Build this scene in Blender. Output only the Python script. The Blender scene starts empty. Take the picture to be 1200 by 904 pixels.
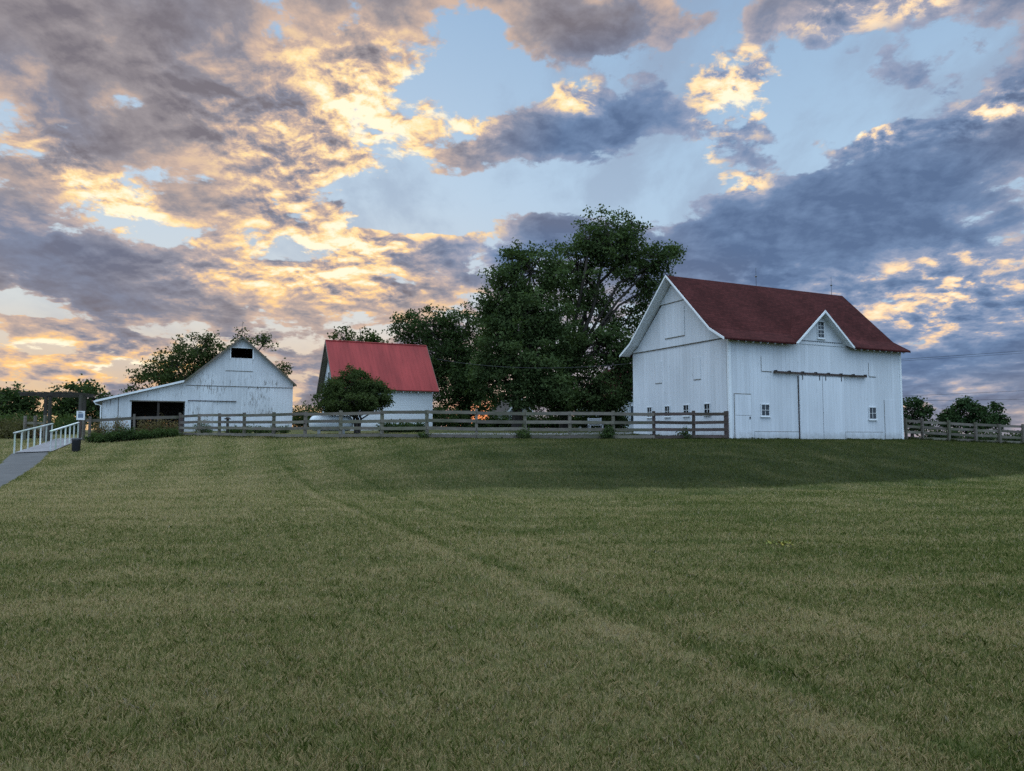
import bpy, bmesh, math, random
import numpy as np
from mathutils import Vector, Matrix, Quaternion
random.seed(7); rng = np.random.default_rng(7)
C = bpy.context.scene.collection
S = bpy.context.scene
R = math.radians

# ------------------------------------------------------------------ camera
EYE = 1.65; F = 866.0; PITCH = R(4.0)
cam = bpy.data.cameras.new('camera'); camo = bpy.data.objects.new('camera', cam); C.objects.link(camo)
camo.location = (0, 0, EYE); camo.rotation_euler = (R(90) + PITCH, 0, 0)
cam.sensor_width = 36; cam.lens = 36 * F / 1200; cam.clip_end = 6000; cam.clip_start = 0.1
S.camera = camo
S.view_settings.view_transform = 'Standard'; S.view_settings.look = 'None'
S.view_settings.exposure = 0.15; S.view_settings.gamma = 1.0; S.view_settings.use_curve_mapping = False
S.cycles.use_denoising = False
S.cycles.max_bounces = 6; S.cycles.diffuse_bounces = 3; S.cycles.transparent_max_bounces = 6
S.cycles.transmission_bounces = 3; S.cycles.glossy_bounces = 2
try: S.render.film_transparent = False
except Exception: pass

def ray(px, py):
    X = (px - 600) / F; Y = (452 - py) / F; c, s = math.cos(PITCH), math.sin(PITCH)
    return Vector((X, c - Y * s, s + Y * c))
def at(px, py, y):
    """the world point at depth y metres that the photograph shows at (px, py)"""
    d = ray(px, py); return Vector((0, 0, EYE)) + d * (y / d.y)

def lin(r, g, b):
    f = lambda v: (v / 12.92 if v <= .04045 else ((v + .055) / 1.055) ** 2.4)
    return (f(r / 255), f(g / 255), f(b / 255), 1)

class NT:
    """small helper to write node trees as expressions"""
    def __init__(s, tree): s.t = tree; s.n = tree.nodes; s.l = tree.links
    def put(s, sock, v):
        if v is None: return
        if isinstance(v, bpy.types.NodeSocket): s.l.new(v, sock)
        else:
            try: sock.default_value = v
            except Exception: sock.default_value = v[:3]
    def m(s, op, a, b=None, c=None, clamp=False):
        n = s.n.new('ShaderNodeMath'); n.operation = op; n.use_clamp = clamp
        for i, v in enumerate((a, b, c)):
            if v is not None: s.put(n.inputs[i], v)
        return n.outputs[0]
    def vm(s, op, a, b=None):
        n = s.n.new('ShaderNodeVectorMath'); n.operation = op
        s.put(n.inputs[0], a)
        if b is not None:
            if op == 'SCALE': s.put(n.inputs['Scale'], b)
            else: s.put(n.inputs[1], b)
        return n.outputs['Value'] if op in ('LENGTH', 'DOT_PRODUCT', 'DISTANCE') else n.outputs[0]
    def sep(s, v):
        n = s.n.new('ShaderNodeSeparateXYZ'); s.put(n.inputs[0], v); return n.outputs
    def comb(s, x=0, y=0, z=0):
        n = s.n.new('ShaderNodeCombineXYZ')
        for i, v in enumerate((x, y, z)): s.put(n.inputs[i], v)
        return n.outputs[0]
    def noise(s, vec, scale, detail=4, rough=.5, lac=2.0, dist=0, col=False, ntype=None):
        n = s.n.new('ShaderNodeTexNoise'); s.put(n.inputs['Vector'], vec); n.inputs['Scale'].default_value = scale
        n.inputs['Detail'].default_value = detail; n.inputs['Roughness'].default_value = rough
        n.inputs['Lacunarity'].default_value = lac; n.inputs['Distortion'].default_value = dist
        return n.outputs['Color'] if col else n.outputs[0]
    def mapr(s, v, a, b, c=0, d=1, smooth=False):
        n = s.n.new('ShaderNodeMapRange'); n.interpolation_type = 'SMOOTHSTEP' if smooth else 'LINEAR'
        for i, x in enumerate((v, a, b, c, d)): s.put(n.inputs[i], x)
        return n.outputs[0]
    def mix(s, f, a, b, mode='MIX'):
        n = s.n.new('ShaderNodeMix'); n.data_type = 'RGBA'; n.blend_type = mode; n.clamp_factor = True
        s.put(n.inputs[0], f); s.put(n.inputs[6], a); s.put(n.inputs[7], b); return n.outputs[2]
    def ramp(s, f, stops, interp='LINEAR'):
        n = s.n.new('ShaderNodeValToRGB'); n.color_ramp.interpolation = interp
        e = n.color_ramp.elements
        while len(e) < len(stops): e.new(0.5)
        for k, (p, c) in zip(e, stops): k.position = p; k.color = c
        s.put(n.inputs[0], f); return n.outputs[0]
    def attr(s, name):
        n = s.n.new('ShaderNodeAttribute'); n.attribute_name = name; return n.outputs
    def mapping(s, vec, loc=(0, 0, 0), rot=(0, 0, 0), scale=(1, 1, 1), vtype='POINT'):
        n = s.n.new('ShaderNodeMapping'); n.vector_type = vtype; s.put(n.inputs[0], vec)
        n.inputs[1].default_value = loc; n.inputs[2].default_value = rot; n.inputs[3].default_value = scale
        return n.outputs[0]
    def grad(s, vec, kind='SPHERICAL'):
        n = s.n.new('ShaderNodeTexGradient'); n.gradient_type = kind; s.put(n.inputs[0], vec); return n.outputs[1]
    def new(s, k): return s.n.new(k)
# ------------------------------------------------------------------ sky: dusk, the sun just gone behind the trees ahead
SUN_AZ = math.atan2(-35, 866)          # sunset bearing, a little left of straight ahead (+Y)
SUN_EL = R(1.5)
W = bpy.data.worlds.new('World'); S.world = W; W.use_nodes = True
W.node_tree.nodes.clear(); t = NT(W.node_tree)
tc = t.new('ShaderNodeTexCoord')
dx, dy, dz = t.sep(tc.outputs['Generated'])
az = t.m('ARCTAN2', dx, dy); el = t.m('ARCSINE', dz)
zpos = t.m('MAXIMUM', dz, 0.0)
inv = t.m('DIVIDE', 1.0, t.m('ADD', zpos, 0.28))
deck = t.comb(t.m('MULTIPLY', dx, inv), t.m('MULTIPLY', dy, inv), 0.0)   # the cloud deck seen in perspective
# warped angular coordinates: weather systems with ragged outlines
w = t.noise(deck, 1.1, 6, .62, col=True)
wx, wy, wz = t.sep(w)
azw = t.m('ADD', az, t.m('MULTIPLY', t.m('SUBTRACT', wx, .5), .30))
elw = t.m('ADD', el, t.m('MULTIPLY', t.m('SUBTRACT', wy, .5), .17))
ang = t.comb(azw, elw, 0.0)
angS = t.comb(t.m('ADD', az, t.m('MULTIPLY', t.m('SUBTRACT', wx, .5), .10)), t.m('ADD', el, t.m('MULTIPLY', t.m('SUBTRACT', wy, .5), .06)), 0.0)
def field(blobs, base=0.0, vec=None):
    acc = None
    for (px, py, rx, ry, rot, wt) in blobs:
        d = ray(px, py).normalized()
        a, e = math.atan2(d.x, d.y), math.asin(d.z)
        k = math.cos(a)
        v = t.mapping(ang if vec is None else vec, (a, e, 0), (0, 0, R(-rot)), (rx / F * k, ry / F * k, 1), 'TEXTURE')
        g = t.grad(v)
        acc = t.m('MULTIPLY_ADD', g, wt, acc if acc is not None else base)
    return acc
BLOBS_D = [(10, 110, 140, 80, 0, 0.6), (1055, 95, 60, 34, -10, 0.75), (720, 30, 110, 26, -20, 0.7), (1170, 75, 60, 30, 0, 0.25), (900, 15, 70, 22, -30, 0.6), (880, 165, 40, 30, -40, 0.45), (965, 55, 34, 16, 0, 0.5), (150, 50, 520, 170, 12, 0.75), (430, 20, 300, 90, 0, 0.45), (310, 170, 260, 110, 25, 0.45), (60, 180, 260, 90, 10, 0.3), (90, 290, 290, 75, 10, 0.7), (80, 385, 190, 26, 3, 0.75), (60, 430, 220, 24, 4, 0.65), (420, 300, 230, 50, 6, 0.5), (300, 330, 200, 40, 8, 0.45), (400, 350, 220, 30, 6, 0.4), (570, 295, 190, 40, -8, 0.95), (620, 150, 150, 85, 0, 0.75), (740, 145, 140, 70, 0, 0.7), (850, 105, 100, 65, 0, 0.75), (960, 240, 390, 90, -16, 0.95), (1130, 185, 220, 90, -15, 0.7), (850, 300, 260, 75, 5, 0.9), (1000, 290, 240, 60, 0, 0.2), (200, 235, 90, 45, 0, 0.45), (20, 320, 60, 30, 0, 0.4), (700, 25, 150, 40, 0, 0.35), (1130, 330, 220, 80, 0, 0.7), (1000, 15, 160, 45, 0, 0.55), (1050, 90, 70, 30, 0, 0.4), (1150, 130, 110, 45, -10, 0.5), (1010, 155, 60, 22, -8, 0.5), (1130, 430, 320, 100, 0, 0.8), (150, 330, 300, 40, 5, 0.5), (330, 360, 200, 40, 6, 0.45), (700, 40, 120, 40, 0, 0.5), (1025, 125, 75, 40, 0, -0.6), (1125, 110, 60, 30, 0, -0.35), (590, 10, 120, 60, 0, 0.5), (900, 10, 120, 40, 0, 0.25), (360, 420, 200, 50, 0, 0.3), (600, 220, 280, 50, -4, -1.1), (480, 220, 120, 60, -25, -0.5), (950, 120, 85, 80, 0, -0.9), (760, 80, 160, 40, 0, -0.6), (550, 80, 90, 70, 0, -0.5), (430, 255, 120, 26, 0, -0.4), (1110, 60, 120, 40, 0, -0.3), (60, 462, 260, 22, 0, -0.6), (20, 345, 200, 14, 0, -0.5), (350, 395, 160, 22, 0, -0.3)]
BLOBS_L = [(360, 190, 190, 130, 20, 0.65), (465, 120, 110, 100, 0, 0.7), (390, 90, 100, 70, 0, 0.45), (330, 250, 130, 40, 0, 0.25), (80, 210, 130, 50, 25, 0.6), (160, 240, 110, 40, 20, 0.5), (450, 295, 150, 40, 0, 0.6), (400, 345, 220, 45, 0, 0.8), (300, 300, 180, 50, 0, 0.5), (560, 140, 60, 50, 0, 0.5), (860, 105, 80, 70, 0, 0.85), (690, 110, 50, 30, 0, 0.5), (100, 405, 250, 60, 0, 0.48), (560, 270, 70, 20, 0, 0.4), (1000, 15, 110, 36, 0, 0.7), (1100, 5, 60, 20, 0, 0.5), (1160, 125, 90, 36, -10, 0.7), (1015, 155, 70, 30, 0, 0.7), (1110, 345, 190, 75, 0, 0.85), (870, 210, 60, 25, 0, 0.5), (810, 185, 60, 25, 0, 0.5), (880, 330, 120, 25, 0, 0.35), (1110, 455, 80, 20, 0, 0.35), (1100, 480, 160, 18, 0, 0.5), (140, 430, 260, 40, 0, 0.4), (650, 110, 80, 40, 0, 0.3)]
BLOBS_B = [(960, 240, 560, 260, 0, 1.3), (720, 150, 200, 110, 0, 0.8), (580, 300, 160, 50, 0, 0.7), (100, 290, 260, 70, 0, 0.45), (1100, 400, 300, 160, 0, 0.8), (1000, 60, 300, 120, 0, 0.6)]
n1 = t.noise(deck, 4.6, 12, .60, dist=.25)
n2 = t.noise(t.mapping(deck, (3.1, 1.7, 0), (0, 0, R(38)), (1.0, .45, 1)), 3.2, 8, .58)
shift = t.vm('ADD', deck, (-.014, .034, 0))
n1s = t.noise(shift, 4.6, 8, .58, dist=.25)
fine = t.noise(deck, 15.0, 8, .62, dist=.3)
big = field(BLOBS_D, -.05)
D = t.m('ADD', big, t.m('ADD', t.m('MULTIPLY', t.m('SUBTRACT', n1, .5), 3.7), t.m('ADD', t.m('MULTIPLY', t.m('SUBTRACT', n2, .5), .8), t.m('MULTIPLY', t.m('SUBTRACT', fine, .5), 1.1))))
low = t.noise(t.comb(t.m('MULTIPLY_ADD', wx, .5, t.m('MULTIPLY', az, 6.0)), t.m('MULTIPLY_ADD', wy, .9, t.m('MULTIPLY', el, 30.0)), 4.4), 1.0, 9, .6)
D = t.m('ADD', D, t.m('MULTIPLY', t.m('SUBTRACT', low, t.mapr(az, R(-20), R(-4), .50, .43)), t.mapr(el, R(15), R(6), 0, 2.9, True)))
# the same away from the view: a broken deck overhead and behind
cover = t.mapr(D, .0, .27, smooth=True)
thick = t.mapr(D, .10, .85, smooth=True)
relief = t.m('MULTIPLY', t.m('SUBTRACT', n1, n1s), 3.6)
litf = t.m('MINIMUM', field(BLOBS_L, 0.0, angS), .80)
fines = t.noise(t.vm('ADD', deck, (-.008, .016, 0)), 15.0, 6, .60, dist=.3)
puff = t.m('MULTIPLY', t.m('SUBTRACT', fine, fines), t.mapr(el, R(5), R(20), .5, 2.7))

mid = t.noise(t.mapping(deck, (7, 3, 0), (0, 0, R(30)), (1, .7, 1)), 6.0, 8, .6, dist=.3)
tone = t.m('ADD', t.m('MULTIPLY', t.m('SUBTRACT', 1.0, thick), .34), t.m('MULTIPLY', t.m('ADD', relief, puff), t.m('MULTIPLY_ADD', litf, 1.1, .25)))
tone = t.m('ADD', tone, t.m('MULTIPLY', t.m('SUBTRACT', mid, .5), t.m('MULTIPLY_ADD', litf, 1.7, .85)))
tone = t.m('ADD', tone, t.m('MULTIPLY_ADD', litf, .66, -0.01))
# clear sky: Nishita twilight toned together with the dusk gradient
nis = t.new('ShaderNodeTexSky'); nis.sky_type = 'NISHITA'; nis.sun_disc = False
nis.sun_elevation = SUN_EL; nis.sun_rotation = SUN_AZ; nis.air_density = 1.0; nis.dust_density = 1.2; nis.ozone_density = 2.0
nisv = t.vm('SCALE', nis.outputs[0], 0.10)
elr = t.mapr(el, 0.0, R(60))
clear_left = t.ramp(elr, [(0, lin(236, 192, 140)), (.07, lin(228, 200, 168)), (.15, lin(212, 216, 216)), (.30, lin(192, 212, 230)), (.6, lin(146, 180, 216)), (1, lin(112, 150, 196))])
clear_right = t.ramp(elr, [(0, lin(168, 160, 178)), (.06, lin(150, 165, 190)), (.16, lin(180, 202, 222)), (.32, lin(174, 202, 228)), (.6, lin(136, 168, 204)), (1, lin(108, 148, 195))])
side = t.mapr(az, R(-16), R(14), smooth=True)
clear = t.mix(side, clear_left, clear_right)
clear = t.mix(.10, clear, nisv)
# cloud colours
blue = t.m('MINIMUM', field(BLOBS_B, 0.0, angS), 1.0)
shadow = t.mix(blue, lin(150, 143, 147), lin(106, 129, 163))
deep = t.mix(blue, lin(118, 113, 121), lin(88, 109, 143))
lowl = t.mapr(el, R(2), R(18))
litc = t.mix(lowl, lin(255, 198, 122), lin(255, 220, 164))
litc = t.mix(t.mapr(az, R(8), R(26), 0, .55), litc, lin(250, 220, 190))
tan = t.mix(blue, lin(202, 176, 160), lin(150, 160, 184))
shadow = t.mix(t.mapr(n2, .44, .62, 0, .75), shadow, t.mix(blue, lin(122, 128, 148), lin(112, 134, 168)))
cloud = t.mix(t.mapr(tone, -.10, .16), deep, shadow)
cloud = t.mix(t.mapr(tone, .16, .46), cloud, tan)
cloud = t.mix(t.m('MULTIPLY', t.mapr(tone, .42, .68), t.mapr(litf, .0, .35)), cloud, litc)
cloud = t.mix(t.m('MULTIPLY', t.mapr(tone, .66, .95), t.mapr(litf, .1, .5)), cloud, lin(255, 242, 212))
veil = t.m('MULTIPLY', t.mapr(t.m('ADD', n2, t.m('MULTIPLY', t.m('SUBTRACT', mid, .5), .5)), .44, .66, 0, .62, True), t.mapr(el, R(10), R(22), .35, 1))
clear = t.mix(veil, clear, lin(142, 158, 182))
sky = t.mix(cover, clear, cloud)
gs = ray(562, 489).normalized()
glow = t.grad(t.mapping(t.comb(az, el, 0), (math.atan2(gs.x, gs.y), math.asin(gs.z), 0), (0, 0, 0), (.06, .035, 1), 'TEXTURE'))
sky = t.mix(t.m('MULTIPLY', glow, 1.1, clamp=True), sky, lin(246, 150, 96))
# below the horizon: dull dusk ground
sky = t.mix(t.mapr(dz, -.02, 0.0), lin(96, 98, 92), sky)
# unseen sky behind the viewer and overhead, brightness added to light walls and grass
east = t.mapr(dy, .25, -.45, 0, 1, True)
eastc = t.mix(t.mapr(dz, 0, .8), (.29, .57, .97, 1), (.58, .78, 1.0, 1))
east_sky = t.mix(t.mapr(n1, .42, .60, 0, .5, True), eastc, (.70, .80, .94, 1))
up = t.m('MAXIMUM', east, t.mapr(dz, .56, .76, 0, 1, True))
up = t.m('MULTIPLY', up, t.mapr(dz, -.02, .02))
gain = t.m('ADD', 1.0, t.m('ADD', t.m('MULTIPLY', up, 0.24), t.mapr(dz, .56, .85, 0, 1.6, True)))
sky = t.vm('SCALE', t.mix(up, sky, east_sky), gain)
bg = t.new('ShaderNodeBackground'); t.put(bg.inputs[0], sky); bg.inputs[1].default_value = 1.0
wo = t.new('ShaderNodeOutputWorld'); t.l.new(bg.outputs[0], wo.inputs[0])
W.cycles.sampling_method = 'MANUAL'; W.cycles.sample_map_resolution = 512

sun = bpy.data.lights.new('sun', 'SUN'); suno = bpy.data.objects.new('sun', sun); C.objects.link(suno)
sun.energy = 0.5; sun.angle = R(12); sun.color = (1, .66, .38)
sd = Vector((math.sin(SUN_AZ) * math.cos(SUN_EL), math.cos(SUN_AZ) * math.cos(SUN_EL), math.sin(SUN_EL)))
suno.rotation_euler = sd.to_track_quat('Z', 'Y').to_euler(); suno.location = sd * 200
# ------------------------------------------------------------------ helpers
def tag(o, label=None, cat=None, group=None, kind=None):
    if label: o['label'] = label
    if cat: o['category'] = cat
    if group: o['group'] = group
    if kind: o['kind'] = kind
    return o
def thing(name, label, cat, loc=(0, 0, 0), rz=0.0, group=None):
    o = bpy.data.objects.new(name, None); C.objects.link(o)
    o.location = loc; o.rotation_euler = (0, 0, rz); o.empty_display_size = .3
    return tag(o, label, cat, group)
def copy_tree(o, parent=None):
    c = o.copy(); C.objects.link(c)
    if parent is not None: c.parent = parent
    for ch in list(o.children): copy_tree(ch, c)
    return c

class MB:
    def __init__(s): s.v = []; s.f = []
    def add(s, vs, fs):
        b = len(s.v); s.v += [tuple(p) for p in vs]; s.f += [tuple(i + b for i in f) for f in fs]; return s
    def box(s, x0, x1, y0, y1, z0, z1):
        v = [(x, y, z) for x in (x0, x1) for y in (y0, y1) for z in (z0, z1)]
        return s.add(v, [(0, 1, 3, 2), (4, 6, 7, 5), (0, 4, 5, 1), (2, 3, 7, 6), (0, 2, 6, 4), (1, 5, 7, 3)])
    def bar(s, p, q, w, h, up=(0, 0, 1)):
        p, q = Vector(p), Vector(q); d = (q - p).normalized(); a = d.cross(Vector(up))
        a = (a if a.length > 1e-5 else d.cross(Vector((0, 1, 0)))).normalized(); b = a.cross(d).normalized()
        v = [c + a * (i * w / 2) + b * (j * h / 2) for c in (p, q) for i, j in ((-1, -1), (1, -1), (1, 1), (-1, 1))]
        return s.add(v, [(3, 2, 1, 0), (4, 5, 6, 7), (0, 1, 5, 4), (1, 2, 6, 5), (2, 3, 7, 6), (3, 0, 4, 7)])
    def tube(s, pts, rad, n=6, cap=True):
        pts = [Vector(p) for p in pts]; vs = []; fs = []
        if not hasattr(rad, '__len__'): rad = [rad] * len(pts)
        ref = None
        for i, p in enumerate(pts):
            d = (pts[min(i + 1, len(pts) - 1)] - pts[max(i - 1, 0)]).normalized()
            if ref is None: ref = d.orthogonal().normalized()
            a = (ref - d * ref.dot(d)); a = a.normalized() if a.length > 1e-5 else d.orthogonal().normalized(); ref = a; b = d.cross(a)
            vs += [p + (a * math.cos(2 * math.pi * k / n) + b * math.sin(2 * math.pi * k / n)) * rad[i] for k in range(n)]
        for i in range(len(pts) - 1):
            for k in range(n): fs.append((i * n + k, i * n + (k + 1) % n, (i + 1) * n + (k + 1) % n, (i + 1) * n + k))
        if cap: fs.append(tuple(range(n))[::-1]); fs.append(tuple((len(pts) - 1) * n + k for k in range(n)))
        return s.add(vs, fs)
    def prism(s, poly, a, b, axis='y'):
        """poly of (u, z) swept along axis y (u = x) or x (u = y) from a to b"""
        n = len(poly); P = (lambda u, z, t: (u, t, z)) if axis == 'y' else (lambda u, z, t: (t, u, z))
        v = [P(u, z, a) for u, z in poly] + [P(u, z, b) for u, z in poly]
        return s.add(v, [tuple(range(n)), tuple(range(2 * n - 1, n - 1, -1))] + [(i, i + n, (i + 1) % n + n, (i + 1) % n) for i in range(n)])
    def slab(s, polys, dz, t):
        """3-D polygons sharing corners, moved down by dz, given thickness t with closed rims"""
        key = {}; top = []
        def vid(p):
            k = tuple(round(c, 4) for c in p)
            if k not in key: key[k] = len(top); top.append((p[0], p[1], p[2] - dz))
            return key[k]
        F = [[vid(p) for p in poly] for poly in polys]; n = len(top); ec = {}
        for f in F:
            for i in range(len(f)):
                e = (f[i], f[(i + 1) % len(f)]); ec[frozenset(e)] = ec.get(frozenset(e), []) + [e]
        fs = [tuple(f) for f in F] + [tuple(i + n for i in reversed(f)) for f in F]
        for es in ec.values():
            if len(es) == 1: a, b = es[0]; fs.append((b, a, a + n, b + n))
        return s.add(top + [(x, y, z - t) for x, y, z in top], fs)
    def build(s, name, mat, parent=None, smooth=False, loc=None, uvrot=False):
        me = bpy.data.meshes.new(name); me.from_pydata(s.v, [], s.f)
        bm = bmesh.new(); bm.from_mesh(me); bmesh.ops.recalc_face_normals(bm, faces=bm.faces)
        uv = bm.loops.layers.uv.new('metres')
        for f in bm.faces:
            n = f.normal; f.smooth = smooth
            for l in f.loops:
                c = l.vert.co
                if abs(n.x) > max(abs(n.y), abs(n.z) * .55): l[uv].uv = (c.y, c.z)
                elif abs(n.y) > abs(n.z) * .3: l[uv].uv = (c.x, c.z)
                else: l[uv].uv = (c.x, c.y)
        bm.to_mesh(me); bm.free(); me.materials.append(mat)
        o = bpy.data.objects.new(name, me); C.objects.link(o)
        if loc is not None: o.location = loc
        if parent is not None: o.parent = parent
        return o

def np_mesh(name, verts, faces_flat, nper, mat, parent=None, attrs=None, smooth=False):
    """a mesh straight from numpy; every face has nper corners; attrs: name -> per-face float"""
    me = bpy.data.meshes.new(name); nf = len(faces_flat) // nper
    me.vertices.add(len(verts)); me.vertices.foreach_set('co', np.ascontiguousarray(verts, dtype=np.float32).ravel())
    me.loops.add(len(faces_flat)); me.loops.foreach_set('vertex_index', np.asarray(faces_flat, dtype=np.int32))
    me.polygons.add(nf); me.polygons.foreach_set('loop_start', np.arange(0, nf * nper, nper, dtype=np.int32))
    if smooth: me.polygons.foreach_set('use_smooth', np.ones(nf, dtype=bool))
    for k, a in (attrs or {}).items():
        at_ = me.attributes.new(k, 'FLOAT', 'FACE'); at_.data.foreach_set('value', np.asarray(a, dtype=np.float32))
    me.update(calc_edges=True); me.materials.append(mat)
    o = bpy.data.objects.new(name, me); C.objects.link(o)
    if parent is not None: o.parent = parent
    return o

# ------------------------------------------------------------------ materials
def mat(name):
    m = bpy.data.materials.new(name); m.use_nodes = True; m.node_tree.nodes.clear()
    t = NT(m.node_tree); out = t.new('ShaderNodeOutputMaterial'); return m, t, out
def principled(t, out, col, rough=.8, bump=None, bstr=.3, bdist=.02, spec=.3, metal=0.0):
    p = t.new('ShaderNodeBsdfPrincipled'); t.put(p.inputs['Base Color'], col); t.put(p.inputs['Roughness'], rough)
    t.put(p.inputs['Specular IOR Level'], spec); t.put(p.inputs['Metallic'], metal)
    if bump is not None:
        b = t.new('ShaderNodeBump'); b.inputs['Strength'].default_value = bstr; b.inputs['Distance'].default_value = bdist
        t.put(b.inputs['Height'], bump); t.l.new(b.outputs[0], p.inputs['Normal'])
    t.l.new(p.outputs[0], out.inputs[0]); return p
def uvn(t): n = t.new('ShaderNodeUVMap'); n.uv_map = 'metres'; return n.outputs[0]
def pos(t): return t.new('ShaderNodeNewGeometry').outputs['Position']

def board_paint(name, col, board=.24, horizontal=False, peel=.1, wood=(.17, .15, .135, 1), gap=.5, dirt=.25):
    """painted boards: every board its own tone, dark joints, bare wood where the paint has flaked"""
    m, t, out = mat(name); uv = uvn(t); u, v, _ = t.sep(uv)
    a, b = (v, u) if horizontal else (u, v)
    wob = t.m('MULTIPLY', t.noise(t.comb(t.m('MULTIPLY', a, 1.0), t.m('MULTIPLY', b, .05), 0), 1.7, 2), .5 * board)
    k = t.m('DIVIDE', t.m('ADD', a, wob), board); fr = t.m('FRACT', k); ix = t.m('FLOOR', k)
    wn = t.new('ShaderNodeTexWhiteNoise'); wn.noise_dimensions = '1D'; t.put(wn.inputs['W'], ix)
    tone = t.mapr(wn.outputs[0], 0, 1, .93, 1.02)
    grain = t.noise(t.comb(t.m('MULTIPLY', a, 14.0), t.m('MULTIPLY', b, .8), ix), 1.0, 4, .6)
    tone = t.m('MULTIPLY', tone, t.mapr(grain, .3, .7, .93, 1.04))
    cloudy = t.noise(t.comb(t.m('MULTIPLY', a, .5), t.m('MULTIPLY', b, .22), 3.1), 1.0, 4)
    tone = t.m('MULTIPLY', tone, t.mapr(cloudy, .3, .7, 1 - dirt * .45, 1.05))
    c = t.vm('SCALE', col, tone)
    edge = t.m('MINIMUM', fr, t.m('SUBTRACT', 1.0, fr))
    joint = t.m('MULTIPLY', t.mapr(edge, .0, .06, 1, 0), t.mapr(wn.outputs[0], .1, .9, .15, 1))
    joint = t.m('MULTIPLY', joint, t.mapr(t.noise(t.comb(ix, t.m('MULTIPLY', b, .35), 1.3), 1.0, 2), .38, .62))
    c = t.mix(t.m('MULTIPLY', joint, gap), c, (.12, .13, .14, 1))
    # flaking, in vertical streaks and gathered in patches
    pv = t.comb(t.m('MULTIPLY', a, 15.0), t.m('MULTIPLY', b, 1.7), ix)
    fl = t.noise(pv, 1.0, 5, .65); patch = t.noise(t.comb(t.m('MULTIPLY', a, .45), t.m('MULTIPLY', b, .45), 8.0), 1.0, 3)
    thr = t.mapr(patch, .30, .65, .72, .72 - peel)
    f = t.mapr(t.m('SUBTRACT', fl, thr), 0, .06)
    c = t.mix(t.m('MULTIPLY', f, .85), c, wood)
    # mud thrown up along the foot of the wall, ragged, and faint rain streaks
    mud = t.m('MULTIPLY', t.mapr(t.m('ADD', v, t.m('MULTIPLY', t.m('SUBTRACT', t.noise(t.comb(u, v, 5.0), 2.6, 5, .65), .5), .9)), .05, .42, .42, 0), 1.0)
    c = t.mix(mud, c, (.20, .18, .14, 1))
    run = t.noise(t.comb(t.m('MULTIPLY', u, 4.5), t.m('MULTIPLY', v, .16), 2.2), 1.0, 4, .6)
    c = t.mix(t.mapr(run, .56, .72, 0, .14), c, (.40, .40, .38, 1))
    h = t.m('ADD', t.m('MULTIPLY', t.mapr(edge, 0, .05), .6), t.m('MULTIPLY', grain, .25))
    principled(t, out, c, .62, h, .5, .015, .3); return m

def plain(name, col, rough=.7, var=.2, scale=3.0, bump=.2, spec=.3, metal=0.0, stretch=(1, 1, 1)):
    m, t, out = mat(name); tc = t.new('ShaderNodeTexCoord'); o = t.mapping(tc.outputs['Object'], (0, 0, 0), (0, 0, 0), stretch)
    n = t.noise(o, scale, 6, .6); n2 = t.noise(o, scale * .21, 3)
    k = t.m('MULTIPLY', t.mapr(n, .25, .75, 1 - var, 1 + var), t.mapr(n2, .3, .7, 1 - var * .6, 1 + var * .6))
    principled(t, out, t.vm('SCALE', col, k), rough, n, bump, .02, spec, metal); return m

M = {}
M['barn_white'] = board_paint('barn_white', (.66, .67, .69, 1), .27, peel=.10, gap=.55)
M['door_white'] = board_paint('door_white', (.68, .69, .71, 1), .2, peel=.06, gap=.4)
M['trim_white'] = plain('trim_white', (.74, .75, .75, 1), .55, .07, 2.0, .1)
M['old_white'] = board_paint('old_white', (.66, .67, .68, 1),   .22, peel=.21, gap=.9, dirt=.45)
M['lap_white'] = board_paint('lap_white', (.72, .73, .74, 1), .19, True, peel=.04, gap=.4)
M['grey_siding'] = board_paint('grey_siding', (.30, .32, .33, 1), .18, True, peel=.03)
M['house_white'] = board_paint('house_white', (.55, .57, .58, 1), .15, True, peel=.02)
M['dark_wood'] = plain('dark_wood', (.045, .036, .03, 1), .85, .3, 2.0, stretch=(6, 6, .8))
M['black_metal'] = plain('black_metal', (.022, .022, .025, 1), .5, .2, 8.0)
M['grey_metal'] = plain('grey_metal', (.14, .145, .15, 1), .45, .15, 4.0, metal=.5)
M['glass'] = plain('glass', (.012, .015, .018, 1), .12, .1, 1.0, .0, .5)
M['tank_white'] = plain('tank_white', (.62, .63, .63, 1), .45, .12, 2.0, .05)
M['frame_white'] = plain('frame_white', (.64, .65, .66, 1), .6, .08, 3.0, .1)
M['tail_white'] = plain('tail_white', (.42, .42, .41, 1), .7, .1, 3.0, .1)
M['sash'] = plain('sash', (.60, .60, .59, 1), .6, .08, 4.0)
M['concrete'] = plain('concrete', (.30, .29, .28, 1), .9, .2, 3.0)

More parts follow.
